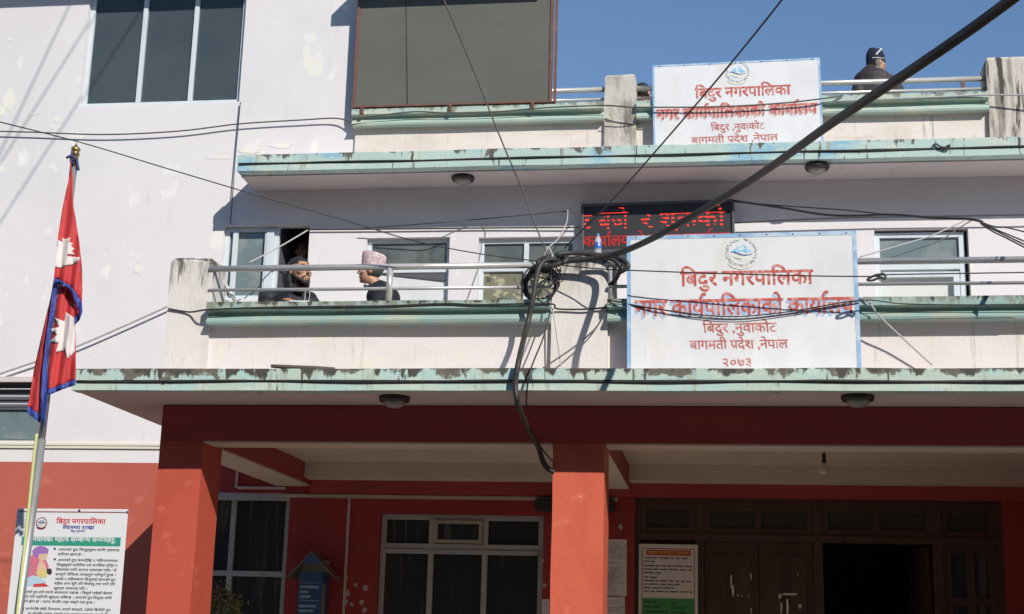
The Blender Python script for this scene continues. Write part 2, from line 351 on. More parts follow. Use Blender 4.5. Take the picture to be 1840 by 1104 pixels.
def layout(text, off=0.):
    """-> list of glyph pieces [(verts, faces)], width; v = 0 at base, 1 at top of headline"""
    vn = GL[('न', off)][0]; top = max(v[1] for v in vn); stem = .11
    pen = 0.; out = []; lastx = 0.
    for tk in shape(text):
        if tk == ' ': pen += .26; continue
        if tk == '^':
            vs, fs, a = GL[('े', off)]; xs = [v[0] for v in vs]; cx = (min(xs)+max(xs))/2
            out.append(([(pen+.01+(2*cx-x)-cx-.09, y) for x, y in vs], fs)); continue
        if tk == '/':
            x = lastx; out.append(([(x+.03, .30), (x-.17, .09), (x-.13, .02), (x+.03, .20)], [(0, 1, 2, 3)])); continue
        if tk[0] == '~':
            vs, fs, a = GL[(tk[1], off)]; cut = stem_x(vs)-.004; vs, fs = clip_tris(vs, fs, cut)
            out.append(([(pen+x, y) for x, y in vs], fs)); pen += cut; continue
        if len(tk) == 2:
            vs, fs, a = GL[(tk[0], off)]; out.append(([(pen+x, y) for x, y in vs], fs)); pen += a
            vs, fs, a = GL[('्', off)]; out.append(([(pen+x, y) for x, y in vs], fs)); continue
        if (tk, off) not in GL: pen += .3; continue
        vs, fs, a = GL[(tk, off)]
        if tk in CONS: lastx = pen+stem_x(vs)
        out.append(([(pen+x, y) for x, y in vs], fs)); pen += a
    return [([(x, y/top) for x, y in vs], fs) for vs, fs in out], pen
def write(mb, text, u0, u1, vbase, vhead, y=0., off=0., dx=0., dz=0., slant=0.):
    """letters between u0 and u1 of a board whose face is at local y (towards -y)"""
    gl, wd = layout(text, off); s = (u1-u0)/wd; h = vhead-vbase
    for k, (vs, fs) in enumerate(gl):
        yy = y-.0004*(k % 3)
        mb.add([(u0+dx+(x+slant*v)*s, yy, vbase+dz+v*h) for x, v in vs], [tuple(f) for f in fs])
def greek(mb, u0, u1, v, h, y, seed, wmin=2.2, wmax=6.):
    """a line of small print too blurred to read"""
    r = random.Random(seed); u = u0
    while u < u1-h*1.2:
        wd = min(h*r.uniform(wmin, wmax), u1-u)
        mb.add([(u, y, v+h*.72), (u+wd, y, v+h*.72), (u+wd, y, v+h), (u, y, v+h)], [(0, 1, 2, 3)])
        x = u
        while x < u+wd-h*.3:
            lw = h*r.uniform(.18, .34); d = h*r.uniform(0, .35)
            mb.add([(x, y-.0003, v+d), (x+lw, y-.0003, v+d), (x+lw, y-.0003, v+h*.71), (x, y-.0003, v+h*.71)], [(0, 1, 2, 3)]); x += lw+h*r.uniform(.12, .3)
        u += wd+h*.7

# ------------------------------------------------------------------ shared planes of the building
D2, DC, DS, D3, DT = 11.2, 10.49, 13.77, 14.4, 14.24
XL, XR = -13., 12.
Z1B, Z1T, Z2B, Z2T = 3.47, 3.64, 6.36, 6.55
ZB = 3.175
ground_mb = MB(); ground_mb.quad((-150, -150, 0), (150, -150, 0), (150, 150, 0), (-150, 150, 0))
struct(ground_mb.build('ground', asph))
# the house row across the street, behind the viewer: unseen, put in and sized to cut sky and ground fill; the windows mirror it
OB = empty('opposite_house', (0, -7, 0), 'unseen grey house row across the street with balconies, behind the viewer', 'building')
ob = MB(); ob.box(-40, 40, -14, -7, 0, OPH); ob.build('wall', OPP, OB, loc=(0, 7, 0))
ob = MB()
for z in (3.4, 6.4, 9.4, OPH): ob.box(-40, 40, -7, -6.2, z, z+.14)
ob.build('balcony', OPP, OB, loc=(0, 7, 0))
ob = MB()
for z in (3.54, 6.54, 9.54):
    ob.box(-40, 40, -6.25, -6.22, z+.9, z+.94)
    for k in range(400): ob.box(-40+k*.2, -39.98+k*.2, -6.25, -6.22, z, z+.9)
ob.build('railing', rust, OB, loc=(0, 7, 0))
for z in (.8, 4.2, 7.2):
    for k in range(5, 15): ob = MB(); ob.box(-38+k*4, -36.2+k*4, -6.995, -6.97, z, z+1.5); ob.build('window', glassd, OB, loc=(0, 7, 0))
B = empty('office_building', (0, D3, 0), 'three storey pink and red municipal office with mint green slabs and balcony', 'building')
def bpart(mb, name, mats, bevel=0., parent=None):
    return mb.build(name, mats, parent or B, bevel, loc=(0, -D3, 0)) if (parent is None) else mb.build(name, mats, parent, bevel)
def rect(x0, x1, y0, y1, Y):
    """pixel box on plane Y -> X0, X1, Zbottom, Ztop"""
    xm, ym = (x0+x1)/2, (y0+y1)/2
    return at(x0, ym, Y).x, at(x1, ym, Y).x, at(xm, y1, Y).z, at(xm, y0, Y).z

# window openings on the wall plane
def hole(x0, x1, y0, y1, z0=None, z1=None):
    a = list(rect(x0, x1, y0, y1, D3))
    if z0 is not None: a[2] = z0
    if z1 is not None: a[3] = z1
    return tuple(a)
H_UP = hole(152, 436, 0, 187, z1=9.05)
H_W1 = hole(398, 553, 405, 537)
H_W2 = hole(656, 806, 427, 560, z0=4.2)
H_W3 = hole(858, 1036, 426, 560, z0=4.55)
H_W4 = hole(1573, 1743, 411, 560, z0=4.2)
H_LL = hole(-320, 82, 686, 791)
H_G1 = hole(352, 513, 886, 1180, z0=1.1)
H_G2 = hole(676, 974, 924, 1250, z0=.95)
H_DR = hole(1140, 1812, 897, 1400, z0=.4)
WXR = at(770, 100, D3).x

def wall_sheet(mb, x0, x1, z0, z1, holes, Y, rev=.13, rmi=None):
    hs = [(max(h[0], x0), min(h[1], x1), max(h[2], z0), min(h[3], z1)) for h in holes if h[0] < x1 and h[1] > x0 and h[2] < z1 and h[3] > z0]
    xs = sorted({x0, x1, *[h[0] for h in hs], *[h[1] for h in hs]}); zs = sorted({z0, z1, *[h[2] for h in hs], *[h[3] for h in hs]})
    for i in range(len(xs)-1):
        for k in range(len(zs)-1):
            cx, cz = (xs[i]+xs[i+1])/2, (zs[k]+zs[k+1])/2
            if any(h[0] < cx < h[1] and h[2] < cz < h[3] for h in hs): continue
            mb.quad((xs[i], Y, zs[k]), (xs[i+1], Y, zs[k]), (xs[i+1], Y, zs[k+1]), (xs[i], Y, zs[k+1]))
    for a, b, c, d in hs:
        e = Y+rev
        if a > x0: mb.quad((a, Y, c), (a, e, c), (a, e, d), (a, Y, d))
        if b < x1: mb.quad((b, Y, c), (b, Y, d), (b, e, d), (b, e, c))
        if d < z1: mb.quad((a, Y, d), (a, e, d), (b, e, d), (b, Y, d))
        if c > z0: mb.quad((a, Y, c), (b, Y, c), (b, e, c), (a, e, c))
ZR = 3.39
m = MB(); wall_sheet(m, XL, XR, ZR, Z2B, [H_W1, H_W2, H_W3, H_W4, H_LL], D3)
m2 = MB(); wall_sheet(m, XL, WXR, Z2B, 10.6, [H_UP], D3)
m.quad((WXR, D3, Z2T), (WXR, D3+9, Z2T), (WXR, D3+9, 10.6), (WXR, D3, 10.6)); m.quad((XL, D3, 10.6), (WXR, D3, 10.6), (WXR, D3+9, 10.6), (XL, D3+9, 10.6))
m.quad((XL, D3, 0), (XL, D3+9, 0), (XL, D3+9, 10.6), (XL, D3, 10.6)); m.quad((XR, D3, 0), (XR, D3+9, 0), (XR, D3+9, Z2B), (XR, D3, Z2B))
m.quad((XL, D3+9, 0), (XR, D3+9, 0), (XR, D3+9, Z2B), (XL, D3+9, Z2B))
o = m.build('wall', pink, B, fix=False, loc=(0, -D3, 0)); o['label'] = 'pale pink plastered wall of the upper storeys'
m = MB(); wall_sheet(m, XL, -5.5, 0, ZR, [], D3)
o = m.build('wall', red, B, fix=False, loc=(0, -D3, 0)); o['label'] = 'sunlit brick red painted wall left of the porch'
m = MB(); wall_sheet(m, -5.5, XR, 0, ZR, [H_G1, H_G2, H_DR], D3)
o = m.build('wall', redw, B, fix=False, loc=(0, -D3, 0)); o['label'] = 'red back wall of the porch with its shade put into the colour'
def bp(mb, name, mats, bevel=0.): return mb.build(name, mats, B, bevel, loc=(0, -D3, 0))
patch_m = mat('repair_plaster', (.80, .78, .66), .9, [((.78, .74, .74), (12, 12, 12), .42, .62)], .1, 40)
for x, y, w_, h_, sd in ((556, 70, 17, 14, 1), (550, 105, 9, 34, 2), (566, 118, 22, 24, 3), (573, 104, 10, 18, 4), (36, 112, 7, 16, 5), (16, 180, 14, 26, 6), (4, 200, 8, 14, 16), (104, 215, 9, 8, 7), (95, 228, 5, 6, 15), (346, 288, 5, 6, 8), (398, 283, 38, 5, 9), (450, 270, 26, 7, 17), (248, 485, 12, 9, 10), (18, 72, 6, 3, 11), (60, 205, 14, 3, 13), (505, 262, 30, 6, 14)):
    p_ = at(x, y, D3); r_ = random.Random(sd); m = MB()
    m.poly([(p_.x+math.cos(t)*w_*.0056*r_.uniform(.55, 1.1), p_.z+math.sin(t)*h_*.006*r_.uniform(.55, 1.1)) for t in lin(0, 2*math.pi*19/20, 19)], D3-.001-.0002*sd); bp(m, 'repair_patch', patch_m)
# eaves above the frame that shade the wall top and the net
m = MB(); Pz = at(80, 12, D3).z+.525; xr_ = at(440, 14, D3).x+.504
m.box(XL, xr_, 13.7, D3-.004, Pz, Pz+.12)
P = at(594, 48, D3); Q = at(962, 27, DT)
m.box(P.x+.504, Q.x+.72*.54, 13.7, D3-.004, P.z+.525, P.z+.66); bp(m, 'eave', soff)
# trim under the pink wall: two cream conduits
m = MB(); zt = at(145, 799, D3).z
for dz in (0., -.032): m.box(XL, at(420, 800, D3).x, D3-.022, D3-.002, zt+dz-.012, zt+dz+.012)
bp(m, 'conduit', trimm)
m = MB(); zt = at(750, 894, D3).z
m.box(at(513, 890, D3).x, at(1110, 890, D3).x, D3-.02, D3-.002, zt-.018, zt+.018)
a = at(427, 850, D3); b_ = at(430, 877, D3); c_ = at(513, 883, D3)
m.box(a.x-.012, a.x+.012, D3-.022, D3-.002, b_.z, a.z+.1); m.box(a.x+.014, c_.x, D3-.024, D3-.002, b_.z-.014, b_.z+.014)
q1 = at(628, 905, D3); m.box(q1.x-.012, q1.x+.012, D3-.018, D3-.002, .5, zt-.02)
bp(m, 'conduit', trimd)

# ---- slabs
def fascia(y, zb, zt, yb, g=.62):
    zg = zb+(zt-zb)*.36; zg2 = zg+(zt-zb)*.10
    return [(y+.012, zb), (y+.012, zg), (y+.05, zg+.003), (y+.05, zg2-.003), (y, zg2), (y, zt-.012), (y+.02, zt), (yb, zt), (yb, zb)]
CXL = at(128, 690, DC).x; SXL = at(426, 292, DS).x
m = MB(); m.prof(fascia(DC, Z1B, Z1T, DC+.14), lin(CXL, XR, 70), .008, 3); o = bp(m, 'canopy_edge', mint)
m = MB(); m.box(CXL+.005, XR, DC+.142, D3-.003, Z1B+.004, Z1T-.004); bp(m, 'canopy_slab', soff)
m = MB(); m.prof(fascia(DS, Z2B+.015, Z2T+.01, DS+.14), lin(SXL, XR, 60), .009, 8); bp(m, 'slab_edge', mint2)
m = MB(); m.box(SXL+.004, XR, DS+.142, D3-.003, Z2B, Z2T-.003); m.box(WXR-.6, XR, D3+.001, D3+9, Z2B, Z2T-.003); bp(m, 'upper_slab', soff)
# ---- pillars, beams, porch ceiling
LP0, LP1 = at(262, 1100, D2).x, -4.18
CP0, CP1 = at(990, 1000, D2).x, at(1084, 1000, D2).x
def pillar(x0, x1, d):
    m = MB(); zs = lin(.3, ZB, 14); n = 4
    for i in range(14):
        j = lambda z, k: mnoise.noise(Vector((x0*3+k, z*1.7, k)))*.006
        A = [(x0+j(zs[i], 0), D2+j(zs[i], 5), zs[i]), (x1+j(zs[i], 1), D2+j(zs[i], 6), zs[i]), (x1+j(zs[i], 2), D2+d, zs[i]), (x0+j(zs[i], 3), D2+d, zs[i])]
        q = zs[i+1]; Bq = [(x0+j(q, 0), D2+j(q, 5), q), (x1+j(q, 1), D2+j(q, 6), q), (x1+j(q, 2), D2+d, q), (x0+j(q, 3), D2+d, q)]
        m.add(A+Bq, [(k, (k+1) % 4, 4+(k+1) % 4, 4+k) for k in range(4)])
    return m
for x0, x1 in ((LP0, LP1), (CP0, CP1)):
    o = bp(pillar(x0, x1, .46), 'pillar', redl if x0 < -4 else redp)
o = bp(pillar(3.02, 3.42, .46), 'pillar', redp)
m = MB(); m.box(LP0, XR, D2, D2+.30, ZB, Z1B-.001); o = bp(m, 'front_beam', redb, .006)
for x0, x1 in ((LP0, LP1), (CP0, CP1), (3.02, 3.42)):
    m = MB(); m.box(x0, x1, D2+.302, D3-.004, ZB+.004, Z1B-.002); bp(m, 'side_beam', redb, .004)
    m = MB(); m.box(x0+.004, x1-.004, D2+.47, D3-.006, ZB-.012, ZB+.002); bp(m, 'beam_underside', ceilm)
for x0, x1 in ((LP1, CP0), (CP1, 3.02)):
    m = MB(); m.box(x0+.004, x1-.004, D2+.304, D3-.006, 3.38, Z1B-.003); bp(m, 'porch_ceiling', ceilm)
    m = MB(); m.box(x0+.006, x1-.006, D3-.30, D3-.005, 3.224, 3.378); bp(m, 'ceiling_cornice', ceilm)
    m = MB(); m.box(x0+.006, x1-.006, D2+.004, D2+.298, ZB-.012, ZB+.001); bp(m, 'beam_underside', ceilm)
m = MB(); m.box(LP1+.004, 3.05, D3-.06, D3-.004, 3.09, 3.222); bp(m, 'back_beam', redb)
m = MB(); m.box(3.03, 3.40, D2+.46, D3-.004, .4, ZB-.014); bp(m, 'side_wall', redb)
m = MB(); m.box(-4.56, XR, 10.2, D3-.001, 0, .4); m.box(-4.56, XR, 9.85, 10.2, 0, .2); bp(m, 'porch_floor', paving)
# chips of bare plaster on the porch wall
for x, y, s in ((623, 1040, 5), (640, 1052, 6), (657, 1058, 7), (624, 1065, 8), (622, 1082, 8), (650, 1083, 6), (632, 1086, 5), (655, 1096, 6), (1115, 946, 6), (978, 1052, 5), (975, 1008, 4)):
    c = at(x, y, D3); r = random.Random(x); pts = [(c.x+math.cos(t)*s*.0052*r.uniform(.3, 1.1), c.z+math.sin(t)*s*.006*r.uniform(.3, 1.1)) for t in lin(0, 5.6, 7)]
    m = MB(); m.poly(pts, D3-.003); m.build('plaster_chip', chip, B, loc=(0, -D3, 0))

# ---- balcony parapet, piers, ledges
P1L = at(300, 560, D2).x; P1R = at(378, 560, D2).x
PCL = at(991, 560, D2-.02).x; PCR = at(1092, 560, D2-.02).x
def wob_box(x0, x1, y0, y1, z0, z1, seed, ch=.03, jit=.008):
    m = MB(); zs = lin(z0, z1-ch, 10)+[z1]; rows = []
    for i, z in enumerate(zs):
        e = ch*.8 if i == len(zs)-1 else 0
        row = []
        for k, (x, y) in enumerate(((x0+e, y0+e), ((x0+x1)/2, y0+e), (x1-e, y0+e), (x1-e, y1-e), (x0+e, y1-e))):
            row.append((x+mnoise.noise(Vector((z*3, k, seed)))*jit, y+mnoise.noise(Vector((z*3, k+7, seed)))*jit, z+(mnoise.noise(Vector((k*2.2, 3, seed)))*.012 if i > 8 else 0)))
        rows += row
    n = 5; fs = [(i*n+k, i*n+(k+1) % n, (i+1)*n+(k+1) % n, (i+1)*n+k) for i in range(len(zs)-1) for k in range(n)]
    fs.append(tuple((len(zs)-1)*n+k for k in range(n))); m.add(rows, fs); return m
m = MB(); m.box(P1L+.01, XR, D2+.03, D2+.15, Z1T-.002, 4.16); bp(m, 'balcony_parapet', cream)
bp(wob_box(P1L, P1R, D2, D2+.32, Z1T-.003, 4.73, 1, .04), 'balcony_pier', pier_m)
bp(wob_box(PCL, PCR, D2-.02, D2+.33, Z1T-.003, 4.705, 5, .03), 'balcony_pier', pier_m)
m = MB(); m.box(P1L+.02, P1L+.14, D2+.322, D3-.003, Z1T-.001, 4.02); bp(m, 'side_parapet', cream)
def ledge(y, yb, zt, zb):
    h = zt-zb; pr = [(y, zt), (y-.004, zt-.38*h), (y+.055, zt-.42*h)]
    for t in lin(0, 1, 5): pr.append((y+.062-.045*t*t, zt-(.45+.40*t)*h))
    pr += [(y+.012, zb+.02), (y+.02, zb), (yb, zb), (yb, zt)]
    return pr
LX0 = at(370, 560, D2-.12).x
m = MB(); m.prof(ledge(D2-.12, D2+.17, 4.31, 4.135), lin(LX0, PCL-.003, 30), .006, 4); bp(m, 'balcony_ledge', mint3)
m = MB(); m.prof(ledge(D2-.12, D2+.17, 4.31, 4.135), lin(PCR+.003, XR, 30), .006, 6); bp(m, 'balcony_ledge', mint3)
# upper terrace
TXL = at(632, 200, DT).x; TP0, TP1 = at(1086, 200, 14.3).x, at(1143, 200, 14.3).x; TQ0, TQ1 = at(1776, 180, 14.3).x, 3.75
m = MB(); m.box(TXL+.02, XR, D3-.04, D3+.08, Z2T-.001, 7.06); bp(m, 'terrace_parapet', cream2)
bp(wob_box(TP0, TP1, D3-.09, D3+.17, Z2T-.002, 7.555, 11, .03, .014), 'terrace_pier', pier2_m)
bp(wob_box(TQ0, TQ1, D3-.09, D3+.30, Z2T-.002, 7.62, 15, .03, .014), 'terrace_pier', pier3_m)
for a_, b_, sd in ((TXL, TP0-.003, 2), (TP1+.003, TQ0-.003, 9), (TQ1+.003, XR, 7)):
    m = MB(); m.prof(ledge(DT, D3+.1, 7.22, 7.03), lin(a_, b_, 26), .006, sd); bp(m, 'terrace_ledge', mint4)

# ---- railings
def rail_tubes(name, segs):
    m = MB()
    for p, q, r in segs: m.tube([p, q], r, 12, False)
    return m.build(name, steel, B, loc=(0, -D3, 0))
YR = D2+.0
z_t, z_l = 4.625, 4.44
x_post = at(700, 510, YR).x
rail_tubes('balcony_railing', [((P1R-.03, YR, z_t), (PCL+.03, YR, z_t), .026), ((P1R-.03, YR, z_l), (PCL+.03, YR, z_l), .014), ((x_post, YR-.002, 4.30), (x_post, YR-.002, z_t+.02), .026)])
rail_tubes('balcony_railing', [((PCR-.03, YR, z_t), (XR, YR, z_t), .026), ((PCR-.03, YR, z_l), (XR, YR, z_l), .014), ((PCR+.05, YR+.02, 4.30), (PCR+.05, YR+.02, z_t), .022)])
rail_tubes('balcony_side_railing', [((P1R-.02, YR+.25, 4.62), (P1R+.16, YR+.40, 4.30), .016), ((P1R-.02, YR+.2, z_l), (P1R+.16, D3-.8, 4.33), .016)])
zt2, zl2 = 7.415, 7.305; YT = D3-.01
rail_tubes('terrace_railing', [((TXL+.3, YT, zt2), (TP0+.03, YT, zt2), .028), ((TXL+.3, YT, zl2), (TP0+.03, YT, zl2), .016)])
rail_tubes('terrace_railing', [((TP1-.03, YT, zt2), (TQ0+.03, YT, zt2), .028), ((TP1-.03, YT, zl2), (TQ0+.03, YT, zl2), .016)])

# ------------------------------------------------------------------ windows
def frame_mb(a, b, c, d, y, t, dep, mids_x=(), mids_z=()):
    m = MB(); m.box(a, a+t, y, y+dep, c, d); m.box(b-t, b, y, y+dep, c, d); m.box(a+t, b-t, y, y+dep, d-t, d); m.box(a+t, b-t, y, y+dep, c, c+t)
    for x in mids_x: m.box(x-t/2, x+t/2, y-.002, y+dep-.003, c+t, d-t)
    for z in mids_z: m.box(a+t, b-t, y-.001, y+dep-.005, z-t/2, z+t/2)
    return m
def window(h, frame_m, glass_m, y=D3+.06, t=.045, mids_x=(), mids_z=(), label=None, lower=None, zsplit=None):
    a, b, c, d = h; W = empty('window', (0, 0, 0)); W.parent = B; W.location = ((a+b)/2, y-D3, c)
    if label: W['label'] = label
    def sub(mb, nm, mt): return mb.build(nm, mt, W, .003, loc=(-(a+b)/2, -y, -c))
    sub(frame_mb(a+.002, b-.002, c+.002, d-.002, y, t, .05, mids_x, mids_z), 'frame', frame_m)
    zs = zsplit if zsplit else c
    m = MB(); xs = [a+t]+list(mids_x)+[b-t]
    for i in range(len(xs)-1): m.box(xs[i]+.001, xs[i+1]-.001, y+.03+.004*(i % 2), y+.036+.004*(i % 2), zs+.004, d-t)
    m.build('pane', glass_m, W, loc=(-(a+b)/2, -y, -c))
    if lower:
        m = MB()
        for i in range(len(xs)-1): m.box(xs[i]+.001, xs[i+1]-.001, y+.029+.004*(i % 2), y+.036+.004*(i % 2), c+t, zs-.004)
        m.build('lower_pane', lower, W, loc=(-(a+b)/2, -y, -c))
    return W, sub
a, b, c, d = H_UP
xm1, xm2 = at(250, 150, D3+.06).x, at(343, 150, D3+.06).x
window(H_UP, alu, glass, mids_x=(xm1, xm2), t=.05, label='large dark three pane window high on the pink wall')
# W1: sliding sash left, open right half onto a dark room
a, b, c, d = H_W1
W, sub = window((a, at(499, 470, D3+.06).x, c, d), alu, glassg, t=.05, label='balcony window with its right half slid open')
m = MB(); xo = at(499, 470, D3+.06).x; xp = at(414, 470, D3).x
m.box(xp, xp+.055, D3+.025, D3+.058, c+.05, d-.05); m.box(xo-.13, xo-.05, D3+.022, D3+.058, c+.05, d-.05); m.box(xo-.15, xo-.135, D3+.03, D3+.057, c+.06, d-.06)
sub(m, 'sash', alu)
def room(x0, x1, z0, z1, y0, dep):
    m = MB(); y1 = y0+dep
    m.quad((x0, y1, z0), (x1, y1, z0), (x1, y1, z1), (x0, y1, z1)); m.quad((x0, y0, z0), (x0, y1, z0), (x0, y1, z1), (x0, y0, z1)); m.quad((x1, y0, z0), (x1, y1, z0), (x1, y1, z1), (x1, y0, z1))
    m.quad((x0, y0, z0), (x1, y0, z0), (x1, y1, z0), (x0, y1, z0)); m.quad((x0, y0, z1), (x1, y0, z1), (x1, y1, z1), (x0, y1, z1))
    return m
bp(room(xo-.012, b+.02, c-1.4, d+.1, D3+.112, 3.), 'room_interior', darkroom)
# W2: dark glass above, white panel below
a, b, c, d = H_W2; zs = at(730, 487, D3+.06).z
W, sub = window(H_W2, alu, glassb, t=.04, mids_z=(zs,), zsplit=zs, lower=white_panel, label='balcony window of dark glass above a white panel')
m = MB(); xs_ = at(770, 520, D3).x; zq = at(730, 497, D3).z
m.poly([(at(668, 488, D3).x, at(668, 488, D3).z), (at(803, 488, D3).x, at(803, 488, D3).z), (at(803, 503, D3).x, at(803, 503, D3).z)], D3+.07, D3+.085)
sub(m, 'dark_wedge', darkroom)  # solid dark wedge laid over the top of the white panel
# W3: two panes, curtains below
a, b, c, d = H_W3; zs = at(900, 484, D3+.06).z; xm_ = at(945, 480, D3+.06).x
window(H_W3, alu, glassb, t=.05, mids_x=(xm_,), mids_z=(zs,), zsplit=zs, lower=glassc, label='balcony window with patterned curtains behind its lower panes')
# W4
a, b, c, d = H_W4; zs = at(1650, 480, D3+.06).z
W, sub = window((a, b-.03, c, d-.02), alu, glassg, t=.055, mids_z=(zs,), zsplit=zs, lower=frost, label='balcony window with grey upper glass and pale frosted lower pane')
m = MB(); m.box(b-.16, b-.10, D3+.02, D3+.058, c+.06, zs-.06); m.box(a+.06, b-.10, D3+.021, D3+.057, zs-.115, zs-.06); sub(m, 'sash', alu)
# strip window low on the left wall: louvres over grey glass
a, b, c, d = H_LL; zs = at(30, 735, D3+.06).z
W, sub = window(H_LL, darkroom, darkroom, t=.02, mids_z=(zs,), zsplit=zs, lower=glassg, label='low strip window with bars over dark grey glass')
m = MB()
for yy in (699, 712, 726): z = at(30, yy, D3+.03).z; m.box(a+.01, b-.01, D3+.03, D3+.045, z-.006, z+.006)
sub(m, 'bar', alu)
m = MB(); m.box(a-.03, b+.04, D3-.05, D3-.003, d-.01, d+.045); bp(m, 'window_lintel', soff)
# ground floor window left of the box
a, b, c, d = H_G1; zs = at(440, 1031, D3+.06).z; xm_ = at(417, 960, D3+.06).x
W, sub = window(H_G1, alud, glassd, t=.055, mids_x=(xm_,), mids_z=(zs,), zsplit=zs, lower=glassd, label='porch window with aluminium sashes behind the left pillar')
m = MB(); m.box(a, b, D3-.006, D3+.05, d-.075, d+.0); sub(m, 'head_rail', alud)
m = MB()
for k in range(1, 6):
    x = a+(b-a)*k/6; m.box(x-.004, x+.004, D3+.115, D3+.121, c, d)
for k in range(1, 14):
    z = c+(d-c)*k/14; m.box(a, b, D3+.122, D3+.126, z-.004, z+.004)
sub(m, 'grille', alud)
# big porch window
a, b, c, d = H_G2; zs = at(825, 983, D3+.06).z; x1_, x2_ = at(774, 1000, D3+.06).x, at(871, 1000, D3+.06).x
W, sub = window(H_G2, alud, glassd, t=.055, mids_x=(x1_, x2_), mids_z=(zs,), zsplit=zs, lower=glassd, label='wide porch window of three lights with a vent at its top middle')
m = frame_mb(x1_+.03, x2_-.03, zs+.035, d-.06, D3+.035, .035, .03); sub(m, 'vent_frame', aluc)
m = MB(); m.box(x1_+.07, x2_-.07, D3+.045, D3+.05, zs+.075, d-.10); sub(m, 'vent_pane', glassd)
m = MB(); m.box(a+.055, b-.055, D3+.045, D3+.07, zs-.075, zs-.03); sub(m, 'transom', alud)
# ---- wooden doorway
a, b, c, d = H_DR
DW = empty('doorway', (0, 0, 0)); DW.parent = B; DW.location = ((a+b)/2, 0, c); DW['label'] = 'dark wooden double doorway with transom lights'
def dsub(m, n, mt, bev=.003): return m.build(n, mt, DW, bev, loc=(-(a+b)/2, -D3, -c))
zt_ = at(1400, 962, D3+.04).z; zh = at(1570, 977, D3+.04).z
xv = [at(x, 990, D3+.04).x for x in (1257, 1470, 1685)]
m = MB(); y0 = D3+.02; y1 = D3+.12
m.box(a, a+.05, y0, y1, c, d); m.box(b-.06, b, y0, y1, c, d); m.box(a+.05, b-.06, y0, y1, d-.06, d); m.box(a+.05, b-.06, y0-.012, y1, zh, zt_)
for x in xv: m.box(x-.045, x+.045, y0-.006, y1-.004, c, zh); m.box(x-.04, x+.04, y0-.004, y1-.004, zt_, d-.06)
dsub(m, 'frame', wood)
xe = [a+.05]+[x for x in xv]+[b-.06]
for i in range(4):
    l, r = xe[i]+(.04 if i else 0), xe[i+1]-(.04 if i < 3 else 0)
    m = frame_mb(l, r, zt_, d-.06, y0+.01, .06, .05, mids_x=((l+r)/2,) if i in (1, 2) else ())
    dsub(m, 'transom_frame', wood)
    m = MB(); m.box(l+.055, r-.055, y0+.035, y0+.042, zt_+.055, d-.115); dsub(m, 'transom_pane', woodg)
def panel_door(l, r):
    m = MB(); m.box(l, r, y0+.03, y0+.06, c, zh-.002); w_ = (r-l)
    for k in range(2):
        p, q = l+w_*(.08+.46*k), l+w_*(.46+.46*k)
        zz = [(zh-.75, zh-.12), (zh-1.15, zh-.85), (c+.1, zh-1.25)]
        for z0, z1 in zz:
            m.box(p, q, y0+.018, y0+.031, z0, z1); m.box(p+.03, q-.03, y0+.008, y0+.019, z0+.03, z1-.03)
    return m
mid = (xv[0]+xv[1])/2
dsub(panel_door(xv[0]+.046, mid-.003), 'door', wood); dsub(panel_door(mid+.003, xv[1]-.046), 'door', wood); dsub(panel_door(xe[0], xv[0]-.046), 'door', wood)
# torn paper scraps on the closed door
for x, y, w_, h_ in ((1314, 1046, 3, 26), (1317, 1062, 4, 20), (1349, 1036, 2.5, 12), (1326, 1070, 3, 3), (1333, 1071, 2, 2), (1345, 1071, 3, 2), (1402, 1072, 6, 10), (1420, 1068, 26, 4), (1404, 1093, 4, 20), (1415, 1090, 4, 28), (1437, 1090, 6, 8), (1350, 1098, 2, 10), (1434, 1033, 3, 3)):
    r = random.Random(int(x)); p = at(x, y, D3+.02); s = .0056
    m = MB(); m.poly([(p.x-w_*s*.5*r.uniform(.3, 1), p.z-h_*s*.5), (p.x+w_*s*.5*r.uniform(.3, 1), p.z-h_*s*.4), (p.x+w_*s*.5, p.z+h_*s*.1), (p.x+w_*s*.3, p.z+h_*s*.5), (p.x-w_*s*.5, p.z+h_*s*.4)], D3+.022); dsub(m, 'paper_scrap', paperd, 0)
# open leaf seen edge-on inside, glazed side light
m = MB(); xo = at(1640, 1040, D3+.9).x; xh = xv[2]-.05
m.add([(xh, D3+.13, c), (xo, D3+.9, c), (xo, D3+.9, zh-.01), (xh, D3+.13, zh-.01), (xh-.04, D3+.11, c), (xo-.04, D3+.88, c), (xo-.04, D3+.88, zh-.01), (xh-.04, D3+.11, zh-.01)],
      [(0, 1, 2, 3), (7, 6, 5, 4), (0, 4, 5, 1), (1, 5, 6, 2), (2, 6, 7, 3), (3, 7, 4, 0)]); dsub(m, 'door', wood)
l, r = xv[2]+.046, b-.06; zq = at(1750, 1082, D3+.05).z
m = frame_mb(l, r, c, zh, y0+.02, .075, .04, mids_x=((l+r)/2,), mids_z=(zq, zq-.62)); dsub(m, 'side_light_frame', wood)
m = MB(); m.box(l+.07, r-.07, y0+.045, y0+.05, c+.07, zh-.07); dsub(m, 'side_light_pane', glassd, 0)
bp(room(a, b, 0.4, d, D3+.13, 4.), 'room_interior', darkroom)

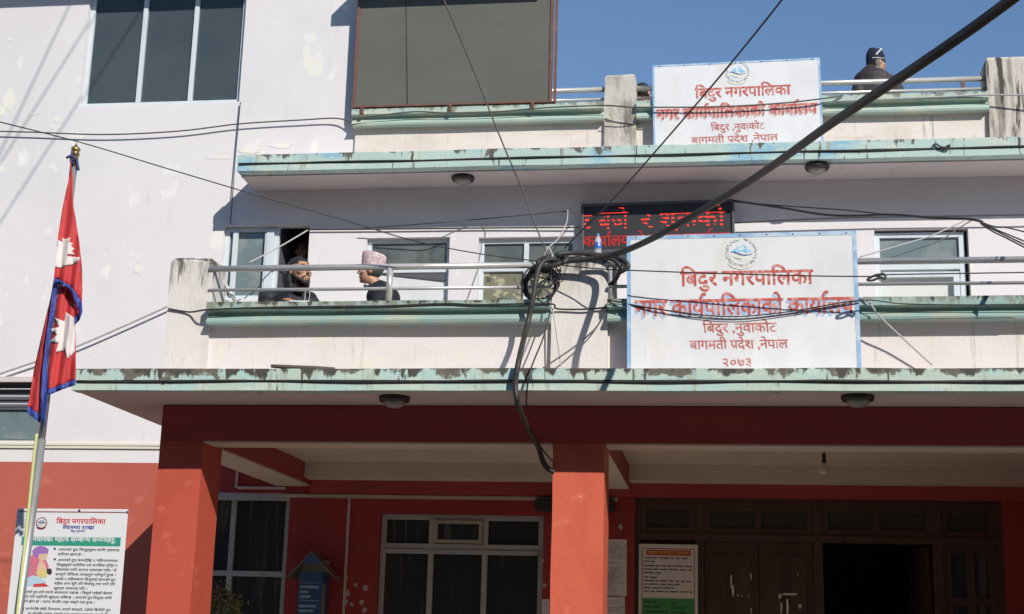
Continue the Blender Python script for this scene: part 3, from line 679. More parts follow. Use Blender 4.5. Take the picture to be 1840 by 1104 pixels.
# ------------------------------------------------------------------ shade-net panel on the upper ledge
TLs, TRs, BLs, BRs = at(640, -60, DT), at(1003, -60, DT), at(633, 199, DT), at(999, 188, DT)
S0 = Vector((BLs.x, DT-.02, 7.205)); SX1 = BRs.x; ST = P.z+.50
N = empty('shade_net_screen', ((S0.x+SX1)/2, DT, 7.205), 'large grey shade net panel in a rusty steel frame above the mint ledge', 'screen')
def nsub(m, n, mt): return m.build(n, mt, N, 0, loc=(-(S0.x+SX1)/2, -DT, -7.205))
m = MB(); m.box(S0.x+.03, SX1-.06, DT-.004, DT+.004, 7.225, ST); nsub(m, 'net', net)
m = MB(); t = .032; m.box(S0.x, S0.x+t, DT-.02, DT+.02, 7.222, ST); m.box(SX1-.028, SX1, DT-.02, DT+.02, 7.222, ST); m.box(SX1-.075, SX1-.045, DT-.018, DT+.018, 7.245, ST)
m.box(S0.x+t, SX1-.028, DT-.02, DT+.02, 7.224, 7.243); nsub(m, 'frame', rust)
for x in (651, 809, 957):
    X = at(x, 200, DT-.02).x; m = MB(); m.box(X-.016, X+.016, DT-.034, DT-.014, 7.135, 7.222); m.box(X-.012, X+.012, DT-.04, DT-.034, 7.15, 7.162); m.box(X-.012, X+.012, DT-.04, DT-.034, 7.19, 7.202); nsub(m, 'bracket', rust)
m = MB(); pa, pb = at(727, 0, DT-.008), at(732, 190, DT-.008); m.tube([(pa.x, DT-.008, ST), (pb.x, DT-.008, 7.24)], .004, 6, False); nsub(m, 'seam', netwire)
tag(wob_box(at(1588, 165, 14.6).x, at(1660, 165, 14.6).x, 14.55, 14.75, 6.9, 7.29, 31, .03, .02).build('concrete_block', pier2_m), 'rough stained concrete lump behind the terrace rail beside the seated man', 'block')
m = MB(); p = at(1730, 150, 14.55); m.box(p.x-.018, p.x+.018, 14.53, 14.57, 6.9, at(1730, 141, 14.55).z); tag(m.build('rebar_stub', rust), 'short rusty post standing behind the right terrace rail', 'post')

# ------------------------------------------------------------------ painted sign boards
class Board:
    def __init__(s, name, label, cat, px4, Y, th=.03, group=None):
        TL, TR, BR, BL = [at(x, y, Y) for x, y in px4]
        c = (TL+TR+BR+BL)/4; ux = ((TR-TL)+(BR-BL))/2
        s.W = ux.length; s.H = (((TL-BL)+(TR-BR))/2).length; s.ang = -math.atan2(ux.z, ux.x); s.Y = Y
        s.base = c; s.o = empty(name, c, label, cat, group, rot=(0, s.ang, 0)); s.Ri = Matrix.Rotation(-s.ang, 3, 'Y'); s.th = th
    def loc(s, x, y): q = s.Ri @ (at(x, y, s.Y)-s.base); return q.x, q.z
    def add(s, m, name, mats, bevel=0., fix=False):
        return m.build(name, mats, s.o, bevel, fix=fix)
    def panel(s, mt, name='panel'):
        m = MB(); m.box(-s.W/2, s.W/2, 0, s.th, -s.H/2, s.H/2); return s.add(m, name, mt, .002, True)
    def text(s, m, t, x0, x1, yh0, yb0, y=-.002, off=.012, dx=0, dz=0, yh1=None, slant=0.):
        u0, vh = s.loc(x0, yh0); u1, vh1 = s.loc(x1, yh1 if yh1 is not None else yh0); _, vb = s.loc(x0, yb0)
        vh2 = (vh+vh1)/2; write(m, t, u0, u1, vb+(vh2-vh), vh2, y, off, dx, dz, slant)
def border(bd, wdt, mt):
    m = MB(); W, H = bd.W/2, bd.H/2; y = -.0025
    m.box(-W-.004, W+.004, y, bd.th-.002, H-wdt, H+.004); m.box(-W-.004, W+.004, y, bd.th-.002, -H-.004, -H+wdt*.8)
    m.box(-W-.004, -W+wdt, y, bd.th-.002, -H+wdt*.8, H-wdt); m.box(W-wdt, W+.004, y, bd.th-.002, -H+wdt*.8, H-wdt)
    bd.add(m, 'border', mt, 0, True)
def emblem(bd, cx, cy, r, full=False):
    """municipal emblem: wreath, white field, snow mountain over a river band and clasped hands, ribbon"""
    u, v = bd.loc(cx, cy); k = r; m = MB(); mats = [em_g, em_c, em_b, em_n, pwhite, em_r]
    def pl(pts, mi, y): m.cur = mi; m.poly([(u+a*k, v+b*k) for a, b in pts], y)
    circ = [(math.cos(t)*.80, math.sin(t)*.76) for t in lin(0, 6.2832*29/30, 29)]
    if full: pl([(x*1.2, z*1.2) for x, z in circ], 5, -.0026)
    pl(circ, 4, -.003)
    rr = random.Random(3)
    for i in range(34):
        t = 2*math.pi*i/34; R = .90
        if abs(t-math.pi/2) < .12: continue
        for q in range(2):
            R2 = R+rr.uniform(-.07, .09); tt = t+rr.uniform(-.06, .06); s = rr.uniform(.035, .075); th = rr.uniform(0, 3)
            c = (math.cos(tt)*R2, math.sin(tt)*R2*.97)
            pl([(c[0]+math.cos(th+a)*s*(1.4 if a in (0, math.pi) else .6), c[1]+math.sin(th+a)*s*(1.4 if a in (0, math.pi) else .6)) for a in (0, math.pi/2, math.pi, 3*math.pi/2)], 5 if full else 0, -.0036)
    pl([(-.70, .06), (-.45, .20), (-.22, .44), (-.06, .36), (.08, .56), (.26, .44), (.40, .26), (.70, .04), (.40, -.04), (.05, .10), (-.2, .0), (-.45, .12)], 3 if full else 2, -.0042)
    pl([(-.20, .24), (-.06, .30), (.08, .50), (.16, .30), (.05, .20), (-.1, .12)], 4, -.0048)
    pl([(-.72, .04), (-.45, .12), (-.2, .0), (.1, -.10), (.45, -.12), (.72, -.04), (.6, -.14), (.25, -.20), (-.05, -.16), (-.3, -.06), (-.5, .04)], 3, -.0046)
    pl([(-.66, -.06), (-.42, -.02), (-.12, -.20), (.28, -.26), (.50, -.34), (.36, -.50), (.02, -.56), (-.28, -.44), (-.52, -.26)], 1, -.0044)
    pl([(-.55, -.24), (-.3, -.38), (-.06, -.44), (.08, -.42), (-.06, -.40), (-.28, -.34)], 3, -.0052)
    pl([(-.85, -.72), (-.5, -.98), (0, -1.08), (.5, -.98), (.85, -.72), (.72, -.66), (.4, -.84), (0, -.92), (-.4, -.84), (-.72, -.66)], 5 if full else 1, -.0040)
    bd.add(m, 'emblem', mats)
def sign_nails(bd, n):
    for k in range(n):
        m = MB(); u = -bd.W*.46+bd.W*.92*k/(n-1); m.lathe((u, -.003, bd.H/2-.012), [(.006, -.003), (.006, .0)], 8, 'y'); bd.add(m, 'nail', rust, 0, True)
S1 = Board('sign_board', 'lower and larger white painted office sign in front of the balcony ledge', 'sign', ((1130, 426), (1540, 415), (1545, 668), (1125, 671)), D2-.175, .03, None)
S1.panel(sign_w); border(S1, .028, sign_b); emblem(S1, 1332, 455, .125); sign_nails(S1, 9)
m = MB(); S1.text(m, 'बिदुर नगरपालिका', 1223, 1460, 489, 514, off=.022, yh1=484.5); S1.add(m, 'lettering', let_r)
m = MB(); S1.text(m, 'नगर कार्यपालिकाको कार्यालय', 1142, 1533, 540, 568, y=-.0018, off=.022, dx=-.014, dz=-.020, yh1=534); S1.add(m, 'lettering_shade', let_b)
m = MB(); S1.text(m, 'नगर कार्यपालिकाको कार्यालय', 1142, 1533, 540, 568, y=-.0035, off=.022, yh1=534); S1.add(m, 'lettering', let_r)
m = MB(); S1.text(m, 'बिदुर ,नुवाकोट', 1264, 1396, 582, 598, off=.012, yh1=580, slant=-.05); S1.add(m, 'lettering', let_r2); m = MB(); S1.text(m, 'बागमती प्रदेश ,नेपाल', 1240, 1416, 613, 628, off=.012, yh1=610, slant=-.05); S1.add(m, 'lettering', let_r2); m = MB(); S1.text(m, '२०७३', 1297, 1352, 645, 659, off=.012, yh1=644); S1.add(m, 'lettering', let_r2)
S2 = Board('sign_board', 'upper white painted office sign at the open terrace edge against the sky', 'sign', ((1176, 119), (1475, 104), (1477, 262), (1172, 273)), D3-.20, .025, None)
S2.panel(sign_w); border(S2, .016, sign_b); emblem(S2, 1325, 131, .125); sign_nails(S2, 7)
m = MB(); S2.text(m, 'बिदुर नगरपालिका', 1249, 1420, 160, 177, off=.022, yh1=152); S2.add(m, 'lettering', let_r)
m = MB(); S2.text(m, 'नगर कार्यपालिकाको कार्यालय', 1180, 1468, 198, 216, y=-.0018, off=.022, dx=-.012, dz=-.016, yh1=184); S2.add(m, 'lettering_shade', let_s)
m = MB(); S2.text(m, 'नगर कार्यपालिकाको कार्यालय', 1180, 1468, 198, 216, y=-.0035, off=.022, yh1=184); S2.add(m, 'lettering', let_r)
m = MB(); S2.text(m, 'बिदुर ,नुवाकोट', 1278, 1374, 224, 235, off=.012, yh1=221, slant=-.05); S2.add(m, 'lettering', let_r2); m = MB(); S2.text(m, 'बागमती प्रदेश ,नेपाल', 1243, 1398, 246.5, 257.5, off=.012, yh1=242, slant=-.05); S2.add(m, 'lettering', let_r2)

# ------------------------------------------------------------------ LED display
LD = Board('led_display', 'black scrolling display with red lit letters on the balcony wall', 'display', ((1045, 366), (1320, 358), (1320, 447), (1043, 456)), D3-.12, .11)
m = MB(); W_, H_ = LD.W/2, LD.H/2; t = .035
m.box(-W_, W_, 0, .11, H_-t*.8, H_); m.box(-W_, W_, 0, .11, -H_, -H_+t); m.box(-W_, -W_+t*.8, 0, .11, -H_+t, H_-t*.8); m.box(W_-t*.8, W_, 0, .11, -H_+t, H_-t*.8); LD.add(m, 'casing', ledc, .004, True)
m = MB(); m.box(-W_+t*.8, W_-t*.8, .02, .10, -H_+t, H_-t*.8); LD.add(m, 'screen', leds, 0, True)
def raster(text, u0, u1, v0, v1, pitch, pv, keep, off=.022):
    gl, wd = layout(text, off); s = (u1-u0)/wd; h = v1-v0; tr = []
    for vs, fs in gl:
        V = [(u0+x*s, v0+y*h) for x, y in vs]
        for f in fs:
            for k in range(1, len(f)-1): tr.append((V[f[0]], V[f[k]], V[f[k+1]]))
    hit = set()
    for A, Bq, Cq in tr:
        i0, i1 = math.ceil((min(A[0], Bq[0], Cq[0])-u0)/pitch), math.floor((max(A[0], Bq[0], Cq[0])-u0)/pitch)
        k0, k1 = math.ceil((min(A[1], Bq[1], Cq[1])-v0)/pv), math.floor((max(A[1], Bq[1], Cq[1])-v0)/pv)
        for i in range(i0, i1+1):
            for k in range(k0, k1+1):
                if not keep(i, k): continue
                p = (u0+i*pitch, v0+k*pv)
                d1 = (p[0]-Bq[0])*(A[1]-Bq[1])-(A[0]-Bq[0])*(p[1]-Bq[1]); d2 = (p[0]-Cq[0])*(Bq[1]-Cq[1])-(Bq[0]-Cq[0])*(p[1]-Cq[1]); d3 = (p[0]-A[0])*(Cq[1]-A[1])-(Cq[0]-A[0])*(p[1]-A[1])
                if not (min(d1, d2, d3) < 0 < max(d1, d2, d3)): hit.add((i, k))
    return [(u0+i*pitch, v0+k*pv) for i, k in sorted(hit)]
def dots(m, pts, r, ry):
    for x, z in pts: m.add([(x-r, .017, z-ry), (x+r, .017, z-ry), (x+r, .017, z+ry), (x-r, .017, z+ry)], [(0, 1, 2, 3)])
m = MB()
for tx, x0, x1, yh, yb in (('ट', 1048, 1062, 384, 410), ('बजे', 1075, 1128, 383, 411), ('र', 1150, 1172, 382, 409), ('शुक्रको', 1183, 1302, 381, 407)):
    u0, v1 = LD.loc(x0, yh); u1, _ = LD.loc(x1, yh); _, v0 = LD.loc(x0, yb)
    dots(m, raster(tx, u0, u1, v0, v1, .0105, .0105, lambda i, k: k % 4 in (0, 1), .012), .0052, .0042)
LD.add(m, 'lettering', ledm)
m = MB(); u0, v1 = LD.loc(1048, 424); u1, _ = LD.loc(1312, 416); _, v0 = LD.loc(1048, 442)
dots(m, raster('कार्यालयको सूचना कार्यालय', u0, u1, v0, v1, .009, .012, lambda i, k: True, .022), .0046, .0045); LD.add(m, 'lettering', ledd)

# ------------------------------------------------------------------ health poster on the red wall
HP = Board('health_poster', 'white health notice banner with a nursing mother in front of the red wall', 'poster', ((42, 912), (235, 918), (203, 1180), (-6, 1180)), 10.7, .008)
HP.panel(pwhite)
for x_ in (-HP.W*.46, HP.W*.44):
    m = MB(); m.box(x_-.018, x_+.018, .0085, .045, -HP.base.z+.002, HP.H/2-.015); HP.add(m, 'post', wood, 0, True)
def PX(x, y): return HP.loc(x, y)
def hline(m, t, x0, x1, y, hpx, off=.012, yy=-.0012):
    u0, v = PX(x0, y); u1, v1 = PX(x1, y+.028*(x1-x0)); h = hpx*.0039
    write(m, t, u0, u1, (v+v1)/2-h, (v+v1)/2, yy, off)
m = MB(); u0, v0 = PX(60, 918); u1, v1 = PX(232, 922); m.box(-HP.W/2+.02, HP.W/2-.02, -.0012, -.0004, v0-.012, v0-.004); HP.add(m, 'border_line', em_r, 0, True)
m = MB(); hline(m, 'बिदुर नगरपालिका', 102, 190, 932, 9, .022); HP.add(m, 'lettering', pred)
m = MB(); hline(m, 'स्वास्थ्य शाखा', 113, 170, 944.5, 6.5, .022); hline(m, 'बिदुर नुवाकोट', 127, 153, 953, 3.5); HP.add(m, 'lettering', pblue)
emblem(HP, 75, 940, .047, True)
m = MB(); ua, va = PX(40, 961); ub, vb = PX(217, 970); m.box(ua, ub, -.0010, -.0002, vb-.052, va-.014); HP.add(m, 'banner', pgreen, 0, True)
m = MB(); hline(m, 'स्तनपानको महत्व सम्बन्धि सन्देशहरू:', 47, 208, 963.5, 8.5, .022, -.0022); HP.add(m, 'lettering', pwhite)
m = MB()
T = [('आमाको दुध शिशुहरूका लागि एकमात्र', 105, 215, 985), ('सर्वोत्तम खाना हो ।', 104, 150, 994), ('आमाको दुध जन्मदेखि ६ महिनासम्मका', 104, 212, 1004), ('शिशुहरूको शारीरिक एवं मानसिक वृद्धि र', 102, 211, 1012.5), ('विकासका लागि अत्यन्त आवश्यक पर्दछ । यो', 101, 210, 1021),
     ('सम्पूर्ण पौष्टिक तत्वहरूले भरिपूर्ण हुन्छ ।', 100, 209, 1029.5), ('जसले ६ महिनासम्म शिशुलाई आमाको दुध', 99, 208, 1038), ('बाहेक अन्य कुनै पनि चिजहरू तथा पानी पनि', 98, 207, 1046), ('खुवाउन आवश्यक पर्दैन ।', 97, 158, 1055),
     ('आमाको दुध सधैं तयारी अवस्थामा पाइन्छ । शिशुले चाहेको बेलामा', 38, 202, 1061), ('जहिले पनि जहाँपनि खुवाउन सकिन्छ । आमाको दुध शिशुका लागि', 36, 201, 1069.5), ('पहिलो खोप हो । यसमा रोगसँग लड्न सक्ने तत्व हुन्छ ।', 34, 171, 1078), ('शिशु जन्मेपछि केही दिनसम्म आउने बाक्लो, पहेलो बिगौती दुध', 32, 199, 1091), ('मा रोगसँग लड्न सक्ने तत्व प्रशस्त मात्रामा पाइने हुँदा', 50, 198, 1100)]
for t, x0, x1, y in T: hline(m, t, x0, x1, y, 4.3, .012)
for y in (984.5, 1003.5): u, v = PX(97, y); m.box(u, u+.016, -.0012, -.0003, v-.016, v)
HP.add(m, 'lettering', ink)
m = MB(); mm = [purple, pinkc, skinp, ltblue, yell, ink, pred]
def pp(mi, pts, y): m.cur = mi; m.poly([PX(x, yy) for x, yy in pts], y)
pp(1, [(55, 1000), (62, 994), (72, 996), (82, 1004), (88, 1018), (84, 1030), (72, 1034), (50, 1040), (47, 1034), (50, 1014)], -.0010)
pp(0, [(60, 1000), (58, 990), (64, 984), (72, 981), (82, 983), (88, 988), (86, 996), (74, 996), (66, 1003)], -.0014)
pp(2, [(70, 996), (84, 995), (86, 1001), (82, 1007), (74, 1008), (69, 1003)], -.0018)
pp(2, [(72, 1006), (80, 1012), (84, 1024), (74, 1030), (66, 1024)], -.0018)
pp(3, [(45, 1040), (60, 1034), (72, 1038), (84, 1046), (78, 1054), (48, 1053)], -.0018)
pp(4, [(64, 1028), (74, 1022), (86, 1026), (84, 1038), (70, 1038)], -.0022)
pp(5, [(85, 1022), (92, 1022), (94, 1029), (90, 1034), (84, 1030)], -.0026)
pp(6, [(60, 1050), (80, 1048), (88, 1054), (60, 1055)], -.0022)
HP.add(m, 'picture', mm)
m = MB()
for x, y in ((143, 917.5), (229, 920.5)): u, v = PX(x, y); m.lathe((u, -.004, v), [(.009, -.003), (.009, .003)], 10, 'y')
HP.add(m, 'pin', pblue, 0, True)

# ------------------------------------------------------------------ papers and notice board in the porch
NB = Board('notice_board', 'framed cream notice board with orange heading and green panel beside the wooden door', 'notice board', ((1149, 976), (1256, 981), (1252, 1190), (1146, 1190)), D3-.03, .025)
m = frame_mb(-NB.W/2, NB.W/2, -NB.H/2, NB.H/2, -.006, .014, .03); NB.add(m, 'frame', bwhite, 0, True)
m = MB(); m.box(-NB.W/2+.014, NB.W/2-.014, 0, .02, -NB.H/2+.014, NB.H/2-.014); NB.add(m, 'panel', bwhite, 0, True)
wi, ht = NB.W/2, NB.H/2
m = MB(); m.box(-wi+.03, -wi+.036, -.0015, 0, -ht, ht-.04); m.box(wi-.036, wi-.03, -.0015, 0, -ht, ht-.04); m.box(-wi+.03, wi-.03, -.0018, 0, ht-.046, ht-.04); NB.add(m, 'border_line', em_r, 0, True)
u0, v0 = NB.loc(1161, 987); u1, v1 = NB.loc(1244, 997)
m = MB(); m.box(-wi+.07, wi-.07, -.0016, 0, ht-.108, ht-.056); NB.add(m, 'heading', borange, 0, True)
m = MB(); greek(m, -wi+.09, wi-.09, ht-.098, .03, -.003, 4); NB.add(m, 'heading_lettering', byell)
m = MB()
for k, (f0, f1) in enumerate(((0, .9), (0, .22), (0, 1), (0, 1), (0, .35), (0, .3), (0, .98), (0, .78), (0, .62), (0, 1))):
    greek(m, -wi+.05, -wi+.05+(2*wi-.1)*f1, ht-.145-.034*k-.008*(k > 1)-.008*(k > 4), .017, -.0014, 50+k)
NB.add(m, 'lettering', ink)
zg = ht-.52
m = MB(); m.box(-wi+.038, wi-.038, -.0015, 0, zg-.21, zg); NB.add(m, 'green_panel', bgreen, 0, True)
m = MB()
for k in range(4):
    greek(m, -wi+.06, -wi+.06+(.13+.05*((k*7) % 3)), zg-.05-.045*k, .017, -.003, 80+k); greek(m, .03, .03+.08+.05*((k*5) % 3), zg-.055-.045*k, .017, -.003, 90+k)
greek(m, -.1, .1, zg-.25, .022, -.0014, 99); NB.add(m, 'lettering', ink)
def notice(px4, label, seed, Y=D3-.004):
    b_ = Board('paper_notice', label, 'notice', px4, Y, .002, 'paper notices pasted beside the central pillar')
    b_.panel(paperd, 'sheet'); m = MB(); r = random.Random(seed); v = b_.H/2-.03
    while v > -b_.H/2+.03:
        greek(m, -b_.W/2+.015+r.uniform(0, .04), b_.W/2-.015-r.uniform(0, .09), v-.012, .010, -.0005, seed*100+int(v*1000)); v -= r.choice((.02, .022, .045))
    b_.add(m, 'print', inkg)
notice(((1091, 969), (1127, 970), (1125, 1071), (1088, 1071)), 'tall grey paper notice just left of the wooden doorway', 1)
notice(((1082, 1031), (1091, 1032), (1088, 1112), (1078, 1112)), 'narrow paper strip half hidden by the right edge of the central pillar', 2, D3-.010)
notice(((1089, 1073), (1125, 1073), (1122, 1180), (1085, 1180)), 'lower paper notice under the tall one left of the doorway', 3, D3-.006)
notice(((975, 1077), (988, 1077), (986, 1160), (972, 1160)), 'white paper peeking out at the left edge of the central pillar', 4)

# ------------------------------------------------------------------ complaint box
Yb = D3-.26
x0, x1, zb, zt_ = rect(534, 577, 1046, 1135, Yb)
CB = empty('complaint_box', ((x0+x1)/2, D3-.02, zb), 'blue wall box with a little pitched roof and white lettering in the porch', 'box')
def csub(m, n, mt, bev=.003): return m.build(n, mt, CB, bev, loc=(-(x0+x1)/2, -(D3-.02), -zb))
zc = at(555, 1028, Yb).z
m = MB(); m.box(x0, x1, Yb, D3-.012, zb, zc); csub(m, 'body', boxb)
zl = at(555, 1048, Yb).z
m = MB(); m.add([(x0+.012, Yb-.002, zl), (x1-.01, Yb-.002, zl), (x1-.01, Yb+.07, zc+.11), (x0+.012, Yb+.07, zc+.11)], [(0, 1, 2, 3)]); m.box(x0, x1, Yb+.072, D3-.013, zc, zc+.12); csub(m, 'slanted_top', boxc, 0)
apx, rl, rr_, zr = (x0+x1)/2+.0, x0-.11, x1+.13, at(555, 1036, Yb).z
zap = at(562, 990, Yb-.03).z
for sgn, xe_ in ((-1, rl), (1, rr_)):
    m = MB(); xi = apx; m.add([(xi, Yb-.04, zap), (xe_, Yb-.04, zr), (xe_, D3-.012, zr), (xi, D3-.012, zap), (xi, Yb-.04, zap-.022), (xe_, Yb-.04, zr-.02), (xe_, D3-.012, zr-.02), (xi, D3-.012, zap-.022)],
        [(0, 1, 2, 3), (7, 6, 5, 4), (0, 4, 5, 1), (1, 5, 6, 2), (2, 6, 7, 3), (3, 7, 4, 0)]); csub(m, 'roof', boxe, 0)
m = MB(); zg_ = at(555, 1012, Yb).z; hf = (zap-zg_)/(zap-zr); m.poly([(apx, zap-.024), (apx+(rr_-apx)*hf, zg_), (apx+(rl-apx)*hf, zg_)], Yb-.03, Yb-.01); csub(m, 'gable', boxr, 0)
m = MB()
for k, (f, hh) in enumerate(((.96, .028), (.62, .024), (.55, .026), (.0, .0), (.85, .028), (.85, .03), (.6, .024), (.8, .026))):
    if f: greek(m, x0+.02, x0+.02+(x1-x0-.04)*f, zl-.055-.047*k, hh, Yb-.0015, 20+k, 3, 8)
m.box(x0+.015, x1-.02, Yb-.0014, Yb-.0002, zl-.172, zl-.168); csub(m, 'lettering', boxt, 0)
m = MB(); m.box(x1, x1+.003, Yb+.02, Yb+.10, zb, zl-.0); csub(m, 'side_label', boxs, 0)

# ------------------------------------------------------------------ ceiling lights, bulb, small dark box
for x, y, z, lb in ((832, 318, Z2B, 'round black rimmed ceiling lamp under the upper slab, left of the display'), (1468, 298, Z2B, 'round black rimmed ceiling lamp under the upper slab, below the terrace sign'),
                    (709, 713, Z1B+.004, 'round black rimmed ceiling lamp under the canopy, left of the hanging cable'), (1541, 711, Z1B+.004, 'round black rimmed ceiling lamp under the canopy, above the hanging bulb')):
    p = atz(x, y, z); L_ = empty('ceiling_lamp', p, lb, 'lamp', 'round lamps under the slabs'); k = 1.0
    m = MB(); m.lathe((0, 0, 0), [(.118*k, 0), (.122*k, -.02), (.112*k, -.042), (.092*k, -.046), (.09*k, -.03), (.09*k, -.001)], 32); m.build('rim', lampd, L_)
    m = MB(); m.lathe((0, 0, 0), [(.0895*k, -.03), (.086*k, -.05), (.07*k, -.072), (.045*k, -.086), (.015*k, -.091), (.002, -.092)], 28); m.build('diffuser', lampg, L_)
p = at(1480, 808, 12.6); zc_ = 3.38
BU = empty('hanging_bulb', (p.x, 12.6, zc_), 'unlit white bulb hanging from the porch ceiling on a black holder', 'bulb')
zb1 = at(1481, 852, 12.6).z-zc_; zb0 = at(1481, 832, 12.6).z-zc_
m = MB(); m.tube([(0, 0, 0), (.004, 0, zb0*.5), (0, 0, zb0+.06)], .005, 6); m.lathe((0, 0, 0), [(.012, zb0+.085), (.017, zb0+.075), (.018, zb0+.02), (.02, zb0)], 14); m.build('holder', boxdk, BU)
m = MB(); m.lathe((0, 0, 0), [(.017, zb0-.002), (.03, zb0-.02), (.042, zb0-.04), (.044, zb1+.02), (.036, zb1+.004), (.01, zb1)], 20); m.build('bulb', bulbm, BU)
xa, xb, za, zb_ = rect(963, 1104, 897, 920, D3-.06)
m = MB(); m.box(xa, xb, D3-.12, D3-.004, za, zb_); q = at(1098, 920, D3-.06)
tag(m.build('wall_speaker', boxdk, None, .012), 'long black box fixed to the porch wall behind the central pillar', 'speaker')

# ------------------------------------------------------------------ flagpole and flag
YP = 9.5
pb, pt = at(30, 1104, YP), at(133, 300, YP)
xb0 = pb.x+(pb.x-pt.x)*(pb.z-0)/(pt.z-pb.z)
FP = empty('flagpole', (xb0, YP, 0), 'grey metal flagpole with a brass finial and a yellow green halyard', 'flagpole')
def fsub(m, n, mt): return m.build(n, mt, FP, 0, loc=(-xb0, -YP, 0))
m = MB(); zj = at(75, 790, YP).z; xj = at(75, 790, YP).x
m.tube([(xb0, YP, 0), (xj, YP, zj)], .030, 16, False); m.tube([(xj, YP, zj-.005), (pt.x, YP, pt.z)], .024, 16, False); m.box(xb0-.2, xb0+.2, YP-.2, YP+.2, 0, .25); fsub(m, 'pole', polem)
m = MB(); q = at(138, 256, YP); M_ = (q-Vector((pt.x, YP, pt.z)))
m.lathe((pt.x, YP, pt.z), [(.028, -.0), (.03, .04), (.026, .05), (.027, .09), (.034, .094), (.034, .10), (.024, .104), (.026, .115), (.034, .128), (.034, .14), (.024, .152), (.010, .160), (.008, .172), (.003, .182)], 18); fsub(m, 'finial', brass)
m = MB(); m.tube([at(66, 780, YP-.06), at(60, 830, YP-.06), at(52, 910, YP-.055), at(38, 1040, YP-.05), at(22, 1180, YP-.05)], .011, 8); fsub(m, 'halyard', rope_m)
m = MB(); m.tube([at(120, 284, YP-.05), at(126, 281, YP-.06), at(134, 284, YP-.05), at(138, 290, YP-.03), at(141, 306, YP-.03)], .010, 6); m.tube([at(130, 272, YP-.04), at(127, 290, YP-.05), at(133, 292, YP-.05)], .009, 6); fsub(m, 'tie', navyrope)
FY = YP-.09
def foldy(x, y):
    t = (y-290)/480
    a = .022*min(1, max(0, t*2.2))
    return a*math.sin((x-100+.13*(y-500))*.30)+.0035*math.sin((x-.05*y)*.7+y*.02)
def cloth(m, poly, dy, step=4.0):
    bm = bmesh.new(); f = bm.faces.new([bm.verts.new((x, y, 0)) for x, y in poly])
    xs = [p[0] for p in poly]; ys = [p[1] for p in poly]
    v = math.ceil(min(xs)/step)*step
    while v < max(xs): bmesh.ops.bisect_plane(bm, geom=bm.verts[:]+bm.edges[:]+bm.faces[:], plane_co=(v, 0, 0), plane_no=(1, 0, 0)); v += step
    v = math.ceil(min(ys)/(step*2))*step*2
    while v < max(ys): bmesh.ops.bisect_plane(bm, geom=bm.verts[:]+bm.edges[:]+bm.faces[:], plane_co=(0, v, 0), plane_no=(0, 1, 0)); v += step*2
    bmesh.ops.triangulate(bm, faces=[f for f in bm.faces if len(f.verts) > 4])
    bm.verts.index_update(); q = m.smooth; m.smooth = True
    m.add([at(v.co.x, v.co.y, FY+dy+foldy(v.co.x, v.co.y)) for v in bm.verts], [tuple(v.index for v in f.verts) for f in bm.faces]); m.smooth = q
    bm.free()
FL = empty('flag', (pt.x, FY, pt.z), 'red two pennant flag with blue border and white moon and sun, hanging limp', 'flag')
def flsub(m, n, mt, th=.003):
    o = m.build(n, mt, FL, 0, loc=(-pt.x, -FY, -pt.z)); s = o.modifiers.new('cloth', 'SOLIDIFY'); s.thickness = th; s.offset = 0; return o
m = MB()
cloth(m, [(127, 290), (123, 325), (113, 370), (105, 420), (100, 470), (97, 501), (110, 505), (125, 514), (137, 528), (147, 545), (148, 520), (147, 480), (143, 440), (137, 400), (132, 372), (130, 345), (131, 320)], 0)
cloth(m, [(103, 513), (98, 560), (88, 640), (84, 702), (136, 683), (136, 640), (135, 580), (134, 547), (120, 540), (108, 520)], .05)
cloth(m, [(96, 505), (92, 530), (78, 590), (62, 660), (50, 731), (72, 746), (75, 700), (81, 640), (90, 570), (98, 510)], .10)
cloth(m, [(102, 512), (125, 516), (147, 545), (148, 560), (143, 575), (134, 582), (133, 547), (121, 546), (112, 538)], .085)
flsub(m, 'cloth', flagr)
m = MB()
cloth(m, [(97, 500), (110, 504), (125, 513), (137, 527), (147, 544), (148, 559), (144, 572), (142, 562), (135, 541), (125, 521), (112, 511), (101, 510), (96, 512)], -.008)
cloth(m, [(148, 555), (143, 575), (135, 584), (134, 572), (141, 562)], .03)
cloth(m, [(97, 503), (90, 560), (84, 600), (77, 660), (73, 720), (72, 748), (80, 769), (86, 711), (84, 700), (87, 640), (93, 590), (99, 560), (104, 512)], .030)
cloth(m, [(84, 701), (110, 692), (136, 682), (136, 692), (110, 701), (86, 711)], .030)
cloth(m, [(50, 730), (72, 746), (81, 768), (68, 757), (48, 742)], .085)
flsub(m, 'border', flagb)
m = MB(); z1 = lambda X, Y_: (30+X/3.945, 240+Y_/3.945)
cloth(m, [z1(*p) for p in ((291, 752), (318, 770), (326, 738), (342, 752), (378, 738), (370, 772), (402, 780), (386, 800), (414, 822), (392, 834), (410, 862), (360, 856), (356, 870), (450, 880), (432, 912), (392, 932), (345, 936), (318, 956), (272, 944), (278, 850))], -.006, 3)
flsub(m, 'moon_emblem', flagw)
m = MB(); z2 = lambda X, Y_: (X/3.805, 500+Y_/3.805)
cloth(m, [z2(*p) for p in ((450, 232), (438, 296), (372, 270), (402, 336), (336, 350), (392, 386), (338, 438), (400, 444), (382, 510), (446, 492), (462, 556), (510, 506), (513, 320), (505, 272))], .043, 3)
flsub(m, 'sun_emblem', flagw)

